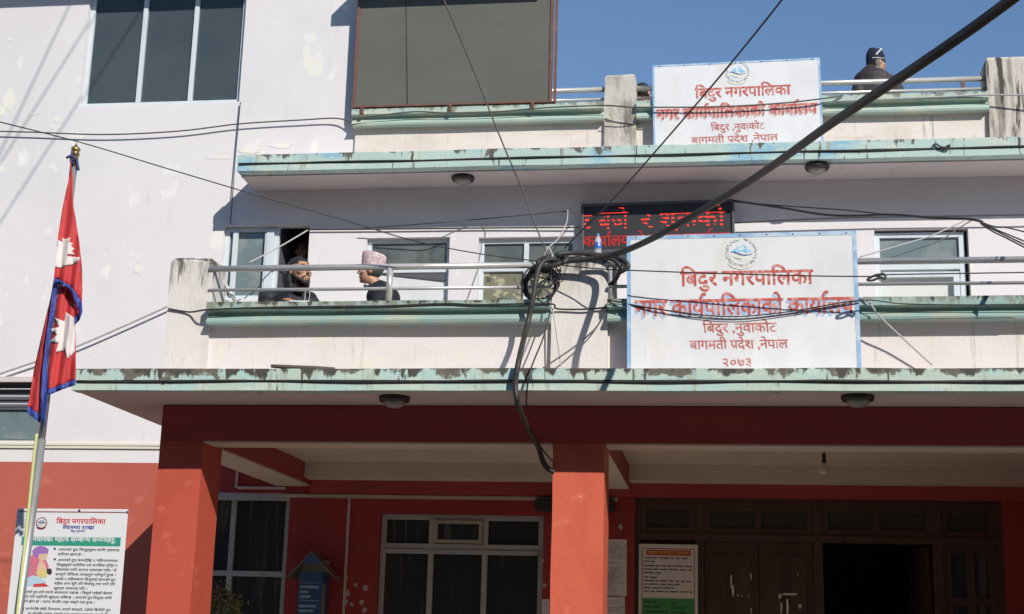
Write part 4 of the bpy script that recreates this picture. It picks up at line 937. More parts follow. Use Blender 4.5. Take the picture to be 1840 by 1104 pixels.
# ------------------------------------------------------------------ cables and wires (each one a thing)
def cable(name, pts, rad, mt, label, group=None, cat='cable', n=8, sub=6):
    m = MB(); m.tube([at(x, y, Y) for x, y, Y in pts], rad, n, True, sub); o = m.build(name, mt)
    return tag(o, label, cat, group)
Yk = D2-.16
pts = [(1000, 470, Yk+.02), (1075, 464, Yk-.03), (1120, 452, Yk-.2), (1180, 425, 10.25), (1250, 385, 9.8), (1330, 337, 9.2), (1400, 290, 8.5), (1480, 232, 7.6), (1560, 178, 6.9), (1650, 118, 6.35), (1740, 56, 6.0), (1835, -14, 5.65), (1930, -90, 5.3)]
cable('power_cable', pts, .0245, cab, 'thick black overhead cable sweeping from the balcony pier to the upper right corner', None, 'cable', 14, 10)
cable('looped_cable', [(985, 462, Yk), (968, 470, Yk), (972, 480, Yk-.03), (1000, 476, Yk-.05), (1020, 466, Yk-.02), (1000, 458, Yk+.05), (1030, 455, Yk+.1), (1070, 458, Yk+.1), (1100, 462, Yk+.08), (1122, 470, Yk), (1128, 480, Yk-.03), (1112, 490, Yk)], .0205, cab, 'thick black cable coiled in loops over the top of the central balcony pier', None, 'cable', 10)
cable('looped_cable', [(1060, 464, Yk+.02), (1098, 466, Yk+.03), (1114, 480, Yk+.02), (1108, 500, Yk+.1), (1097, 512, Yk+.2)], .017, cab, 'short black cable bend hanging at the right side of the central balcony pier', None, 'cable', 10)
cable('drop_cable', [(1000, 466, Yk), (978, 470, Yk-.02), (966, 490, Yk-.05), (957, 540, Yk-.07), (946, 590, Yk-.10), (934, 640, DC-.03), (926, 690, DC-.06), (932, 730, DC-.02), (948, 768, DC+.35), (966, 800, D2-.1), (975, 828, D2-.04), (984, 842, D2-.02), (996, 848, D2+.0)], .0215, cab, 'black cable dropping from the pier past the canopy to the central pillar', None, 'cable', 10)
cable('thin_wire', [(966, 795, D2-.12), (978, 812, D2-.05), (993, 830, D2-.01)], .006, cabw, 'short thin wire branching off the drop cable to the pillar', None, 'wire', 6)
# coil on the ledge
cc = at(972, 522, D2+.02); m = MB()
for k in range(13):
    r = random.Random(k); rx = .128+r.uniform(-.02, .02); rz = .135+r.uniform(-.02, .02); yy = r.uniform(-.07, .06); ph = r.uniform(0, 6)
    m.tube([(cc.x+r.uniform(-.01, .01)+rx*math.cos(t+ph), cc.y+yy+.025*math.sin(t*2+ph), 4.325+.135+rz*math.sin(t+ph)) for t in lin(0, 2*math.pi*.98, 16)], .0075, 6, True, 3)
tag(m.build('cable_coil', cab), 'bundle of thin black cable coiled on the balcony ledge beside the pier', 'cable coil')
m = MB()
for k in range(9):
    r = random.Random(40+k); p0 = (r.uniform(985, 1012), r.uniform(462, 478)); p3 = (r.uniform(955, 1006), r.uniform(500, 545)); q = (r.uniform(950, 1012), r.uniform(480, 520)); q2 = (r.uniform(950, 1012), r.uniform(480, 530))
    m.tube([at(*p0, Yk+.05), at(*q, Yk+.02+r.uniform(-.05, .1)), at(*q2, Yk+r.uniform(-.05, .12)), at(*p3, Yk+.08)], .005, 5)
tag(m.build('wire_tangle', cabw), 'messy tangle of thin wires hanging at the pier above the coil', 'wires')
m = MB(); m.tube([at(1020, 378, Yk+.1), at(1018, 400, Yk+.1), at(1004, 428, Yk+.05), at(985, 446, Yk), at(978, 460, Yk)], .006, 6); m.tube([at(980, 455, Yk), at(982, 444, Yk), at(990, 452, Yk), at(994, 466, Yk)], .007, 6)
tag(m.build('tie_wire', cabl), 'pale twisted tie wire rising from the cable knot on the pier', 'wire')
WG = 'wires strung across the facade'
def wire(pts, rad, mt, label): return cable('wire', pts, rad, mt, label, WG, 'wire', 6, 8)
wire([(-60, 205, 9.5), (140, 255, 10.2), (300, 303, 10.5), (475, 355, 10.7), (620, 396, 10.85), (740, 432, 10.95), (860, 456, 11.0), (985, 472, Yk)], .0055, cabw, 'thin dark wire slanting down from the upper left past the flagpole tip to the pier')
wire([(-80, 234, 14.34), (60, 238, 14.34), (190, 242, 14.34), (320, 236, 14.34), (430, 223, 14.34), (540, 216, 14.34), (605, 213, 14.33), (634, 222, 14.3)], .008, cabg, 'dark sagging wire across the pink wall from the left edge to the upper ledge')
wire([(780, -40, 10.2), (840, 100, 10.5), (900, 250, 10.8), (940, 345, 11.0), (962, 405, 11.02), (985, 460, Yk)], .0065, cabg, 'dark wire falling from the top edge in front of the net to the pier')
wire([(1440, -50, 7.5), (1405, 0, 7.8), (1300, 130, 8.6), (1180, 270, 9.6), (1100, 360, 10.3), (1050, 410, 10.7), (1015, 446, Yk)], .0062, cab, 'dark wire slanting from the top edge across the terrace sign to the pier')
wire([(-60, 694, 14.33), (0, 672, 14.33), (140, 622, 14.33), (330, 538, 14.33)], .011, cabl, 'grey wire rising behind the flag along the pink wall to the left balcony pier')
wire([(302, 555, D2-.02), (340, 561, D2-.025), (372, 557, D2-.13), (440, 554, D2-.135), (520, 552, D2-.135), (610, 551, D2-.135), (700, 550, D2-.135), (800, 546, D2-.135), (860, 548, D2-.135), (985, 546, D2-.135), (1000, 555, D2-.05), (1050, 556, D2-.05), (1095, 552, D2-.05), (1135, 545, D2-.14)], .0075, cab, 'dark cable running along the front of the balcony ledge from pier to pier')
wire([(1095, 540, D2-.13), (1160, 552, D2-.20), (1260, 566, D2-.20), (1330, 569, D2-.20), (1420, 560, D2-.20), (1545, 540, D2-.20), (1620, 546, D2-.14), (1720, 548, D2-.135), (1900, 548, D2-.135)], .005, cab, 'dark sagging cable across the lower sign through its large red line')
wire([(1095, 545, D2-.13), (1180, 556, D2-.20), (1300, 573, D2-.20), (1400, 566, D2-.20), (1545, 541, D2-.20)], .0035, cab, 'thin second cable hanging just under the one across the lower sign')
wire([(985, 474, Yk), (1060, 482, Yk-.1), (1130, 486, Yk-.2), (1300, 492, Yk-.25), (1450, 496, Yk-.28), (1570, 497, Yk-.3), (1590, 494, Yk-.3), (1700, 492, Yk-.3), (1900, 489, Yk-.3)], .005, cab, 'taut black wire crossing the lower sign below its emblem with a knot at right')
m = MB(); m.tube([at(x, y, Yk-.31) for x, y in ((1590, 494), (1576, 494), (1562, 500), (1559, 504), (1568, 504), (1582, 499), (1589, 501), (1591, 495), (1584, 492), (1577, 498))], .009, 6); tag(m.build('wire_knot', cab), 'small black knot with a loop on the wire right of the lower sign', 'knot')
BGp = [(1318, 361, 14.25), (1400, 373, 13.9), (1480, 386, 13.5), (1540, 388, 13.2), (1600, 386, 12.9), (1680, 392, 12.5), (1740, 394, 12.2), (1765, 399, 12.0)]
wire(BGp, .012, cab, 'dark cable bundle from the display to the right in front of the balcony wall')
wire([(1318, 363, 14.25), (1420, 371, 13.8), (1520, 378, 13.3), (1620, 388, 12.9), (1740, 393, 12.25)], .007, cabw, 'thin wire just above the cable bundle right of the display')
for k, (ys, lb) in enumerate((((404, 410, 414), 'topmost strand'), ((408, 422, 434), 'second strand from the top'), ((410, 426, 441), 'third strand from the top'), ((414, 430, 447), 'lowest strand'))):
    wire([(1762, 399+k, 12.0), (1785, ys[0]+3, 11.7), (1812, ys[1], 11.3), (1860, ys[2]+8, 10.6)], .0065, cabw if k % 2 else cabg, lb+' of the wires fanning out at the right edge')
wire([(1318, 401, 14.3), (1480, 393, 14.28), (1600, 390, 14.28), (1740, 388, 14.28), (1900, 385, 14.28)], .008, cabw, 'straight dark wire along the wall right of the display')
wire([(1735, 396, 12.2), (1705, 410, 12.1), (1670, 425, 12.0), (1620, 440, 11.8), (1545, 462, 11.4)], .006, cabl, 'pale wire drooping across the right balcony window to the sign edge')
wire([(1745, 397, 12.2), (1720, 412, 12.1), (1690, 432, 12.0), (1640, 450, 11.8), (1590, 466, 11.6), (1545, 470, 11.4)], .005, cabg, 'dark thin wire drooping below the pale one across the right balcony window')
wire([(432, 184, 14.36), (424, 270, 14.36), (418, 350, 14.35), (414, 402, 14.38)], .006, cabw, 'vertical thin wire from the upper window down to the balcony window')
wire([(556, 413, 14.37), (700, 412, 14.37), (880, 410, 14.37), (1042, 409, 14.36)], .008, cab, 'black wire fixed along the wall above the balcony windows')
wire([(650, 411, 14.3), (780, 401, 14.2), (900, 391, 14.1), (1018, 380, Yk+.1)], .006, cabw, 'thin wire rising from the balcony wall to the pale tie wire')
wire([(1020, 378, Yk+.1), (1030, 372, 12.5), (1050, 362, 14.2)], .006, cabw, 'short thin wire from the tie wire to the display top')
wire([(1021, 379, Yk+.1), (1034, 396, 12.8), (1042, 412, 14.2)], .007, cabw, 'short dark wire from the tie wire to the display side')
wire([(448, 472, 13.9), (500, 445, 14.1), (553, 414, 14.34)], .008, cabl, 'pale cord slanting across the open balcony window')
wire([(1545, 536, D2-.13), (1560, 542, D2-.15), (1580, 568, D2-.16), (1620, 606, D2-.1), (1675, 656, D2-.05)], .007, cabl, 'pale wire hanging from the ledge right of the lower sign')
wire([(1092, 556, D2-.06), (1070, 590, D2-.10), (1030, 625, D2-.14), (975, 662, D2-.2)], .0065, cabg, 'thin wire slanting across the central pier down to the canopy')
wire([(992, 552, D2-.06), (1000, 600, D2-.12), (1008, 658, D2-.16)], .006, cabl, 'pale wire hanging straight down the left of the central pier')
wire([(988, 562, D2-.15), (975, 610, D2-.3), (955, 660, DC-.02), (947, 700, DC-.03), (946, 728, DC+.3)], .007, cabw, 'thin dark wire beside the drop cable in front of the canopy edge')
wire([(636, 213, DT-.05), (680, 208, DT-.03), (745, 201, DT-.03), (800, 203, DT-.03), (880, 202, DT-.03), (980, 194, DT-.03), (1085, 190, DT-.05), (1145, 193, DT-.09), (1290, 192, DT-.1), (1400, 186, DT-.1), (1475, 178, DT-.1), (1515, 172, DT-.02)], .008, cabg, 'thin cable along the upper ledge and over the terrace sign')
wire([(1500, 182, DT-.02), (1600, 178, DT-.02), (1700, 174, DT-.02), (1770, 171, DT-.03), (1900, 171, DT-.1)], .009, cabl, 'pale cable along the upper ledge right of the terrace sign')
wire([(1086, 218, D3-.14), (1120, 221, D3-.13), (1150, 224, D3-.08)], .006, cabg, 'short thin wire across the foot of the upper pier beside the terrace sign')
for pa_, pb_, lb in (((122, 16), (0, 275), 'highest overhead wire above the frame'), ((153, 52), (-10, 310), 'middle overhead wire above the frame'), ((150, 170), (0, 400), 'lowest overhead wire above the frame')):
    m = MB(); p0, p1 = at(*pa_, D3), at(*pb_, D3); e_ = (p0-p1)*.9; m.tube([p1-e_*.3+SUN*4.6, p0+e_*1.2+SUN*4.6], .008, 6, False); tag(m.build('wire', cab), lb, 'wire')
gz1 = Z1B+(Z1T-Z1B)*.41; gz2 = Z2B+.015+(Z2T-Z2B)*.41
m = MB(); m.tube([(x, DC+.002+.006*math.sin(x*5), gz1+.004*math.sin(x*3.1)) for x in lin(CXL+.05, XR, 60)], .0095, 6, False); tag(m.build('wire', cab), 'black cable lying in the groove along the lower canopy edge', 'wire', WG)
m = MB(); m.tube([(x, DS+.004+.006*math.sin(x*4), gz2+.004*math.sin(x*2.7)) for x in lin(SXL+.02, XR, 60)], .0085, 6, False); tag(m.build('wire', cab), 'black cable lying in the groove along the upper slab edge', 'wire', WG)
m = MB(); m.tube([at(x, y, DS-.02) for x, y in ((1676, 262), (1682, 259), (1690, 264), (1698, 265), (1706, 261), (1704, 267), (1696, 266))], .009, 6); tag(m.build('wire_knot', cab), 'small black wire knot on the edge of the upper slab', 'knot')

# ------------------------------------------------------------------ bottle, stick, plant
p = at(1074, 462, D2+.05); zb_ = 4.70
BO = empty('water_bottle', (p.x, D2+.06, zb_), 'clear plastic water bottle with blue label standing on the central balcony pier', 'bottle')
hB = at(1075, 421, D2+.06).z-zb_; s = hB/.25
m = MB(); m.lathe((0, 0, 0), [(.001, 0), (.034*s, 0), (.037*s, .01*s), (.036*s, .06*s), (.033*s, .075*s), (.037*s, .09*s), (.037*s, .16*s), (.030*s, .19*s), (.015*s, .222*s), (.013*s, .232*s)], 20); m.build('bottle', petm, BO)
m = MB(); m.lathe((0, 0, 0), [(.0375*s, .09*s), (.038*s, .092*s), (.038*s, .155*s), (.0375*s, .157*s)], 20); m.build('bottle_label', lblm, BO)
m = MB(); m.add([(.004, -.0385*s, .118*s), (.024*s, -.031*s, .118*s), (.026*s, -.030*s, .140*s), (.006, -.0388*s, .145*s)], [(0, 1, 2, 3)]); m.build('bottle_label', pwhite, BO)
m = MB(); m.lathe((0, 0, 0), [(.0145*s, .23*s), (.0155*s, .232*s), (.0155*s, .25*s), (.012*s, .252*s)], 14); m.build('cap', capm, BO)
m = MB(); m.tube([at(488, 658, DC+.10), at(520, 660, DC+.08), at(560, 661, DC+.09), at(602, 662.5, DC+.16)], [.014, .017, .015, .009], 8); tag(m.build('bamboo_stick', stick_m), 'weathered stick lying on the canopy edge below the balcony', 'stick')
YPl = 13.3; pc = at(398, 1100, YPl)
PL = empty('potted_plant', (pc.x, YPl, .4), 'leafy olive green potted shrub behind the left red pillar', 'plant')
def plsub(m, n, mt): return m.build(n, mt, PL, 0, loc=(-pc.x, -YPl, -.4))
m = MB(); m.lathe((pc.x, YPl, .4), [(.14, 0), (.2, .32), (.22, .32), (.22, .37), (.19, .37), (.18, .33)], 20); plsub(m, 'pot', potm)
m = MB(); ml = MB(); r = random.Random(5)
for (x, y) in ((392, 1066), (403, 1060), (420, 1080), (428, 1092), (380, 1080), (396, 1090), (410, 1098), (384, 1100), (418, 1104), (372, 1090), (400, 1078), (410, 1070), (426, 1104), (380, 1068), (394, 1110), (408, 1120)):
    tip = at(x, y, YPl+r.uniform(-.2, .2)); m.tube([(pc.x+r.uniform(-.03, .03), YPl, .75), (pc.x+(tip.x-pc.x)*.4, YPl+(tip.y-YPl)*.5, (tip.z+.75)/2), tip], .006, 5)
    for k in range(26):
        c = tip+Vector((r.gauss(0, .055), r.gauss(0, .055), r.gauss(-.05, .07))); a = Vector((r.uniform(-1, 1), r.uniform(-1, .6), r.uniform(-.2, 1))).normalized(); b_ = a.cross(Vector((r.uniform(-1, 1), r.uniform(-1, 1), r.uniform(-1, 1)))).normalized()
        l, w_ = r.uniform(.035, .06), r.uniform(.014, .024); nrm = a.cross(b_)*.006
        ml.add([c-a*l*.5, c+b_*w_+nrm, c+a*l*.5, c-b_*w_+nrm], [(0, 1, 2), (0, 2, 3)])
plsub(m, 'stem', stem_m); o = ml.build('foliage', leaf, PL, 0, fix=False, loc=(-pc.x, -YPl, -.4))

# ------------------------------------------------------------------ people
def ell(bm, c, r, M=None, sub=2):
    q = bmesh.ops.create_icosphere(bm, subdivisions=sub, radius=1.0)
    for v in q['verts']:
        p = Vector((v.co.x*r[0], v.co.y*r[1], v.co.z*r[2]))+Vector(c); v.co = (M @ p) if M else p
def cap(bm, p0, p1, r0, r1, M=None):
    p0, p1 = Vector(p0), Vector(p1); L = (p1-p0).length; n = max(2, int(L/(min(r0, r1)*.45))+1)
    for i in range(n+1):
        t = i/n; c = p0.lerp(p1, t); r = r0+(r1-r0)*t; ell(bm, c, (r, r, r), M, 2)
def remesh(bm, name, mt, parent, voxel, smooth=3, loc=(0, 0, 0)):
    me = bpy.data.meshes.new(name); bm.to_mesh(me); bm.free(); me.materials.append(mt)
    for p_ in me.polygons: p_.use_smooth = True
    o = bpy.data.objects.new(name, me); COL.objects.link(o); o.parent = parent; o.location = loc
    md = o.modifiers.new('one surface', 'REMESH'); md.mode = 'VOXEL'; md.voxel_size = voxel; md.use_smooth_shade = True
    if smooth: s = o.modifiers.new('smooth', 'SMOOTH'); s.iterations = smooth; s.factor = .5
    return o
def headM(c, yaw, pitch=0., roll=0., sc=1.):
    """head frame: +y is the face, +x the person's right-hand side as modelled, +z the crown; yaw 0 faces -Y (the street), + turns towards +X"""
    return Matrix.Translation(c) @ Matrix.Rotation(math.pi+yaw, 4, 'Z') @ Matrix.Rotation(pitch, 4, 'X') @ Matrix.Rotation(roll, 4, 'Y') @ Matrix.Scale(sc, 4)
def head(bm, M):
    ell(bm, (0, -.012, .03), (.076, .093, .087), M, 3); ell(bm, (0, .026, -.045), (.058, .062, .066), M, 3); ell(bm, (0, .066, -.088), (.026, .022, .020), M)
    cap(bm, (0, .086, .022), (0, .108, -.016), .008, .013, M); ell(bm, (0, .100, -.022), (.019, .013, .010), M); ell(bm, (0, .076, .036), (.056, .017, .011), M)
    for s in (-1, 1):
        ell(bm, (s*.042, .060, -.015), (.024, .022, .024), M); ell(bm, (s*.078, -.008, -.004), (.010, .020, .032), M)
    ell(bm, (0, .086, -.049), (.024, .011, .006), M); ell(bm, (0, .084, -.062), (.020, .011, .007), M)
def shell(M, c, r, keep, n=72, rings=48, push=None):
    """a cap of hair or beard: the part of an ellipsoid that keep(x, y, z) accepts"""
    m = MB(); m.smooth = True; vs = []
    for i in range(rings+1):
        ph = math.pi*i/rings
        for k in range(n):
            t = 2*math.pi*k/n; vs.append(Vector((c[0]+r[0]*math.sin(ph)*math.cos(t), c[1]+r[1]*math.sin(ph)*math.sin(t), c[2]+r[2]*math.cos(ph))))
    fs = []
    for i in range(rings):
        for k in range(n):
            f = (i*n+k, i*n+(k+1) % n, (i+1)*n+(k+1) % n, (i+1)*n+k); q = sum((vs[a] for a in f), Vector())/4
            if keep(q.x, q.y, q.z): fs.append(f)
    m.add([M @ v for v in vs], fs); return m
def eyes(M, parent, loc):
    for s in (-1, 1):
        m = MB(); q = MB(); bm = bmesh.new(); ell(bm, (s*.031, .083, .014), (.012, .008, .006), M, 2); me = bpy.data.meshes.new('eye'); bm.to_mesh(me); bm.free(); me.materials.append(eyem)
        o = bpy.data.objects.new('eye', me); COL.objects.link(o); o.parent = parent; o.location = loc
        bm = bmesh.new(); cap(bm, (s*.014, .092, .033), (s*.050, .080, .036), .0055, .004, M); me = bpy.data.meshes.new('eyebrow'); bm.to_mesh(me); bm.free(); me.materials.append(hairm)
        o = bpy.data.objects.new('eyebrow', me); COL.objects.link(o); o.parent = parent; o.location = loc
def hand(bm, wrist, d, nrm, curl=.5, side=1):
    """palm, four unequal bent fingers and a thumb from the palm's side; d points along the hand, nrm out of the back of the hand"""
    d = Vector(d).normalized(); nrm = Vector(nrm); nrm = (nrm-d*nrm.dot(d)).normalized(); sd = d.cross(nrm)*side
    w_ = Vector(wrist); cap(bm, w_-d*.03, w_+d*.02, .024, .024)
    for k in range(4):
        o = (k-1.5)*.019; b0 = w_+d*.085+sd*o; cap(bm, w_+d*.02+sd*o*.8, b0, .013, .011)
        L = (.040, .047, .044, .034)[k]; a1 = curl*.6; d1 = d*math.cos(a1)-nrm*math.sin(a1); d2 = d*math.cos(curl*1.5)-nrm*math.sin(curl*1.5)
        p1 = b0+d1*L; cap(bm, b0, p1, .0095, .0085); cap(bm, p1, p1+d2*L*.75, .0085, .0065)
    t0 = w_+d*.03+sd*(-.026); t1 = t0+(d*.7-sd*.7).normalized()*.04-nrm*.008; cap(bm, t0, t1, .012, .010); cap(bm, t1, t1+(d*.95-sd*.2)*.03, .0095, .0075)
def limb(bm, pts, rads):
    for i in range(len(pts)-1): cap(bm, pts[i], pts[i+1], rads[i], rads[i+1])
def figure(label, c, yaw, pitch=0., roll=0., skin_m=skin, torso=(), arms=(), legs=(), hands=(), jacket=jack, jpad=.018, voxel=.011, extra=None, sc=1.):
    """c head centre; torso list of (point, radii); arms / legs polylines; one continuous body, clothes as children"""
    c = Vector(c); base = Vector((c.x, c.y, min([p.z for l in legs for p in l] or [c.z-.8])-.04))
    o = empty('person', base, label, 'person'); M = headM(c, yaw, pitch, roll, sc); L = tuple(-base)
    bm = bmesh.new(); head(bm, M); neck0 = M @ Vector((0, -.015, -.07)); nb = Vector(torso[0][0])
    cap(bm, neck0, nb, .050, .058)
    for i, (p_, r_) in enumerate(torso):
        ell(bm, p_, r_, None, 3)
        if i:
            q_, s_ = torso[i-1]
            for t in (.25, .5, .75): ell(bm, Vector(q_).lerp(Vector(p_), t), tuple(s_[k]+(r_[k]-s_[k])*t for k in range(3)), None, 2)
    for a_ in arms: limb(bm, a_, (.052, .042, .028))
    for l_ in legs: limb(bm, l_, (.085, .058, .040, .035)[:len(l_)] if len(l_) < 5 else (.085, .058, .04, .035, .03))
    for h_ in hands: hand(bm, *h_)
    remesh(bm, 'body', skin_m, o, .0075 if hands else .009, 1, L)
    bm = bmesh.new()
    for i, (p_, r_) in enumerate(torso):
        rr_ = tuple(k+jpad for k in r_); ell(bm, p_, rr_, None, 3)
        if i:
            q_, s_ = torso[i-1]
            for t in (.25, .5, .75): ell(bm, Vector(q_).lerp(Vector(p_), t), tuple(s_[k]+(r_[k]-s_[k])*t+jpad for k in range(3)), None, 2)
    for a_ in arms:
        e = a_[1].lerp(a_[2], .88); limb(bm, [a_[0], a_[1], e], (.052+jpad, .044+jpad, .034+jpad*.7))
        for q in range(5):
            t = .15+.17*q; pp_ = a_[0].lerp(a_[1], t); ell(bm, pp_, (.056+jpad,)*3, None, 2)
    if extra: extra(bm, M)
    remesh(bm, 'jacket', jacket, o, voxel, 2, L)
    if legs:
        bm = bmesh.new()
        for l_ in legs: limb(bm, l_[:3], (.10, .072, .055))
        remesh(bm, 'trousers', trous, o, .014, 2, L)
    eyes(M, o, L)
    return o, M, L
def dirv(yaw): return Vector((math.sin(yaw), -math.cos(yaw), 0))
FL0 = Z1T
# bearded man leaning at the balcony ledge
c = at(538, 490, 11.78); yaw = math.radians(58); f = dirv(math.radians(40)); sd = Vector((f.y, -f.x, 0))
shA = at(478, 533, 11.80); shB = at(556, 538, 11.88)
arms = [[shA, at(480, 585, 11.55), at(517, 541, 11.42)], [shB, at(585, 598, 11.75), at(548, 560, 11.55)]]
torso = [(c+Vector((-.045, .03, -.185)), (.085, .085, .06)), (c+Vector((-.085, .06, -.275)), (.20, .13, .09)), (c+Vector((-.10, .08, -.46)), (.20, .14, .15)), (c+Vector((-.10, .12, -.72)), (.17, .13, .12))]
pv = c+Vector((-.10, .14, -.76))
legs = [[pv+Vector((-.06, -.05, -.02)), pv+Vector((.12, -.28, .0)), pv+Vector((.12, -.26, -.36)), pv+Vector((.2, -.3, -.40))], [pv+Vector((.06, .05, -.02)), pv+Vector((.34, -.05, .0)), pv+Vector((.34, -.05, -.36)), pv+Vector((.44, -.08, -.40))]]
def hood(bm, M):
    cap(bm, c+Vector((-.10, .06, -.30)), shA+Vector((.02, 0, -.01)), .12, .085); cap(bm, c+Vector((-.06, .06, -.30)), shB+Vector((-.02, 0, -.01)), .12, .08)
    for t in lin(-.15, math.pi+.15, 9):
        ell(bm, (.086*math.cos(t), -.030-.076*math.sin(t), -.065+.030*math.sin(t)), (.030, .030, .056), M, 2)
    ell(bm, (0, -.088, -.075), (.078, .040, .078), M)
    for s_ in (-1, 1): cap(bm, (s_*.075, -.03, -.12), (s_*.035, .055, -.165), .03, .026, M)
o, M, L = figure('bearded man in a dark hooded jacket leaning on the balcony ledge over a paper', c, yaw, .06, 0, skin, torso, arms, legs, [(at(517, 541, 11.42), (1, -.25, -.15), (0, 0, 1), .5, 1)], jack, .02, .011, hood, 1.17)
k = lambda x, y, z: (z > .052 or (y < -.005 and z > -.02 and abs(x) > .0) or (y < -.03 and z > -.05)) and not (y > .05 and z < .072)
shell(M, (0, -.014, .032), (.0795, .0965, .0915), k).build('hair', hairm, o, loc=L)
bm = bmesh.new()
ell(bm, (0, .066, -.090), (.036, .0255, .0235), M); ell(bm, (0, .030, -.066), (.054, .050, .0495), M)
for s_ in (-1, 1):
    cap(bm, (s_*.0745, .004, .012), (s_*.066, .016, -.045), .006, .011, M); cap(bm, (s_*.064, .018, -.045), (s_*.036, .062, -.080), .013, .014, M); cap(bm, (s_*.034, .074, -.058), (s_*.004, .0935, -.0375), .0062, .0068, M); cap(bm, (s_*.034, .073, -.058), (s_*.030, .071, -.08), .0075, .009, M)
remesh(bm, 'beard', hairm, o, .0045, 1, L)
m = MB()
for dx in (0, .05): pa = at(548+dx*160, 532, 11.62); m.tube([pa+Vector((0, 0, .06)), pa+Vector((.004, -.01, 0)), pa+Vector((0, -.01, -.05))], .004, 5)
m.build('drawstring', cabl, o, loc=L)
# papers on the ledge
pA = [at(524, 541.5, 11.20), at(561, 542, 11.22), at(564, 538.5, 11.42), at(530, 537, 11.42)]
m = MB(); zz = 4.316; m.add([(pA[0].x, 11.13, zz), (pA[1].x, 11.14, zz), (pA[2].x, 11.34, zz+.02), (pA[3].x, 11.33, zz+.02), (pA[0].x, 11.13, zz+.014), (pA[1].x, 11.14, zz+.014), (pA[2].x, 11.34, zz+.035), (pA[3].x, 11.33, zz+.035)],
      [(3, 2, 1, 0), (4, 5, 6, 7), (0, 1, 5, 4), (1, 2, 6, 5), (2, 3, 7, 6), (3, 0, 4, 7)]); tag(m.build('papers', paper), 'thin white stack of papers on the balcony ledge under the bearded man\'s hand', 'papers')
# man in a patterned cap, profile to the left
c = at(666, 489, 11.82); yaw = math.radians(-84)
torso = [(c+Vector((.085, .03, -.135)), (.07, .075, .05)), (c+Vector((.115, .04, -.225)), (.13, .19, .10)), (c+Vector((.115, .06, -.48)), (.15, .19, .15)), (c+Vector((.12, .08, -.72)), (.13, .15, .11))]
arms = [[c+Vector((.115, -.13, -.28)), c+Vector((.09, -.17, -.56)), c+Vector((-.14, -.20, -.60))], [c+Vector((.11, .21, -.28)), c+Vector((.08, .24, -.56)), c+Vector((-.14, .16, -.60))]]
pv = c+Vector((.12, .08, -.76))
legs = [[pv+Vector((0, -.09, 0)), pv+Vector((-.40, -.12, .02)), pv+Vector((-.40, -.12, -.36)), pv+Vector((-.5, -.12, -.40))], [pv+Vector((0, .09, 0)), pv+Vector((-.40, .12, .02)), pv+Vector((-.40, .12, -.36)), pv+Vector((-.5, .12, -.40))]]
def collar(bm, M):
    for t in lin(math.pi*.95, math.pi*2.05, 8): ell(bm, (.064*math.cos(t), -.036+.060*math.sin(t), -.150), (.024, .024, .026), M, 2)
o, M, L = figure('man in profile with a patterned pink cap and charcoal suit seated on the balcony', c, yaw, .10, 0, skin, torso, arms, legs, [(arms[0][2], (-1, 0, -.1), (0, 0, 1), .5, 1), (arms[1][2], (-1, 0, -.1), (0, 0, 1), .5, -1)], suit, .016, .011, collar)
k = lambda x, y, z: (y < -.012 and z > -.055 and z < .06)
shell(M, (0, -.014, .030), (.079, .0955, .0905), k).build('hair', hairg, o, loc=L)
m = MB(); m.smooth = True; n = 36; rows = []
for i, (hh, ex) in enumerate(((.040, .004), (.075, .006), (.115, .010), (.140, .012), (.148, .004), (.142, -.03))):
    for kq in range(n):
        t = 2*math.pi*kq/n; x, y = math.cos(t), math.sin(t); top = (.012*y-.018*math.sin(t*1.5)) if i >= 2 else 0
        tilt = .016*(y) if i == 0 else 0
        rows.append(M @ Vector((x*(.080+ex), -.012+y*(.097+ex), hh+(top+(.022*y*y if i > 2 else 0))+tilt+.0)))
fs = [(i*n+kq, i*n+(kq+1) % n, (i+1)*n+(kq+1) % n, (i+1)*n+kq) for i in range(5) for kq in range(n)]+[tuple(5*n+kq for kq in range(n))]
m.add(rows, fs); m.build('cap', topi, o, loc=L)
m = MB(); pts = [M @ Vector((.05*math.cos(t), -.02+.055*math.sin(t), -.128)) for t in lin(.3, 2.84, 8)]; m.tube(pts, .012, 6); m.build('shirt_collar', shirt, o, loc=L)
# man on the terrace, turned away to the right
c = at(1575, 115, 14.95); yaw = math.radians(118)
torso = [(c+Vector((-.055, .0, -.095)), (.09, .09, .06)), (c+Vector((-.05, -.01, -.185)), (.18, .14, .10)), (c+Vector((-.03, 0, -.37)), (.22, .16, .17)), (c+Vector((-.03, .02, -.68)), (.16, .13, .11))]
arms = [[c+Vector((-.20, -.06, -.28)), c+Vector((-.22, -.12, -.44)), c+Vector((.0, -.14, -.42))], [c+Vector((.15, -.04, -.22)), c+Vector((.22, -.09, -.40)), c+Vector((.05, -.16, -.36))]]
pv = c+Vector((-.03, .02, -.72))
legs = [[pv+Vector((-.08, 0, 0)), pv+Vector((-.08, .02, -.22)), pv+Vector((-.08, .03, -.32))], [pv+Vector((.08, 0, 0)), pv+Vector((.08, .02, -.22)), pv+Vector((.08, .03, -.32))]]
o, M, L = figure('man in a dark beanie and jacket on the roof terrace looking to the right', c, yaw, 0, 0, skin_l, torso, arms, legs, [(arms[0][2], (1, 0, 0), (0, -1, .3), .7, 1), (arms[1][2], (-1, 0, 0), (0, -1, .3), .7, 1)], jack2, .02, .012, None)
m = MB(); m.smooth = True; n = 32; rows = []
prof_ = [(.025, 1.02), (.06, 1.05), (.10, 1.02), (.135, .86), (.155, .66), (.160, .30)]
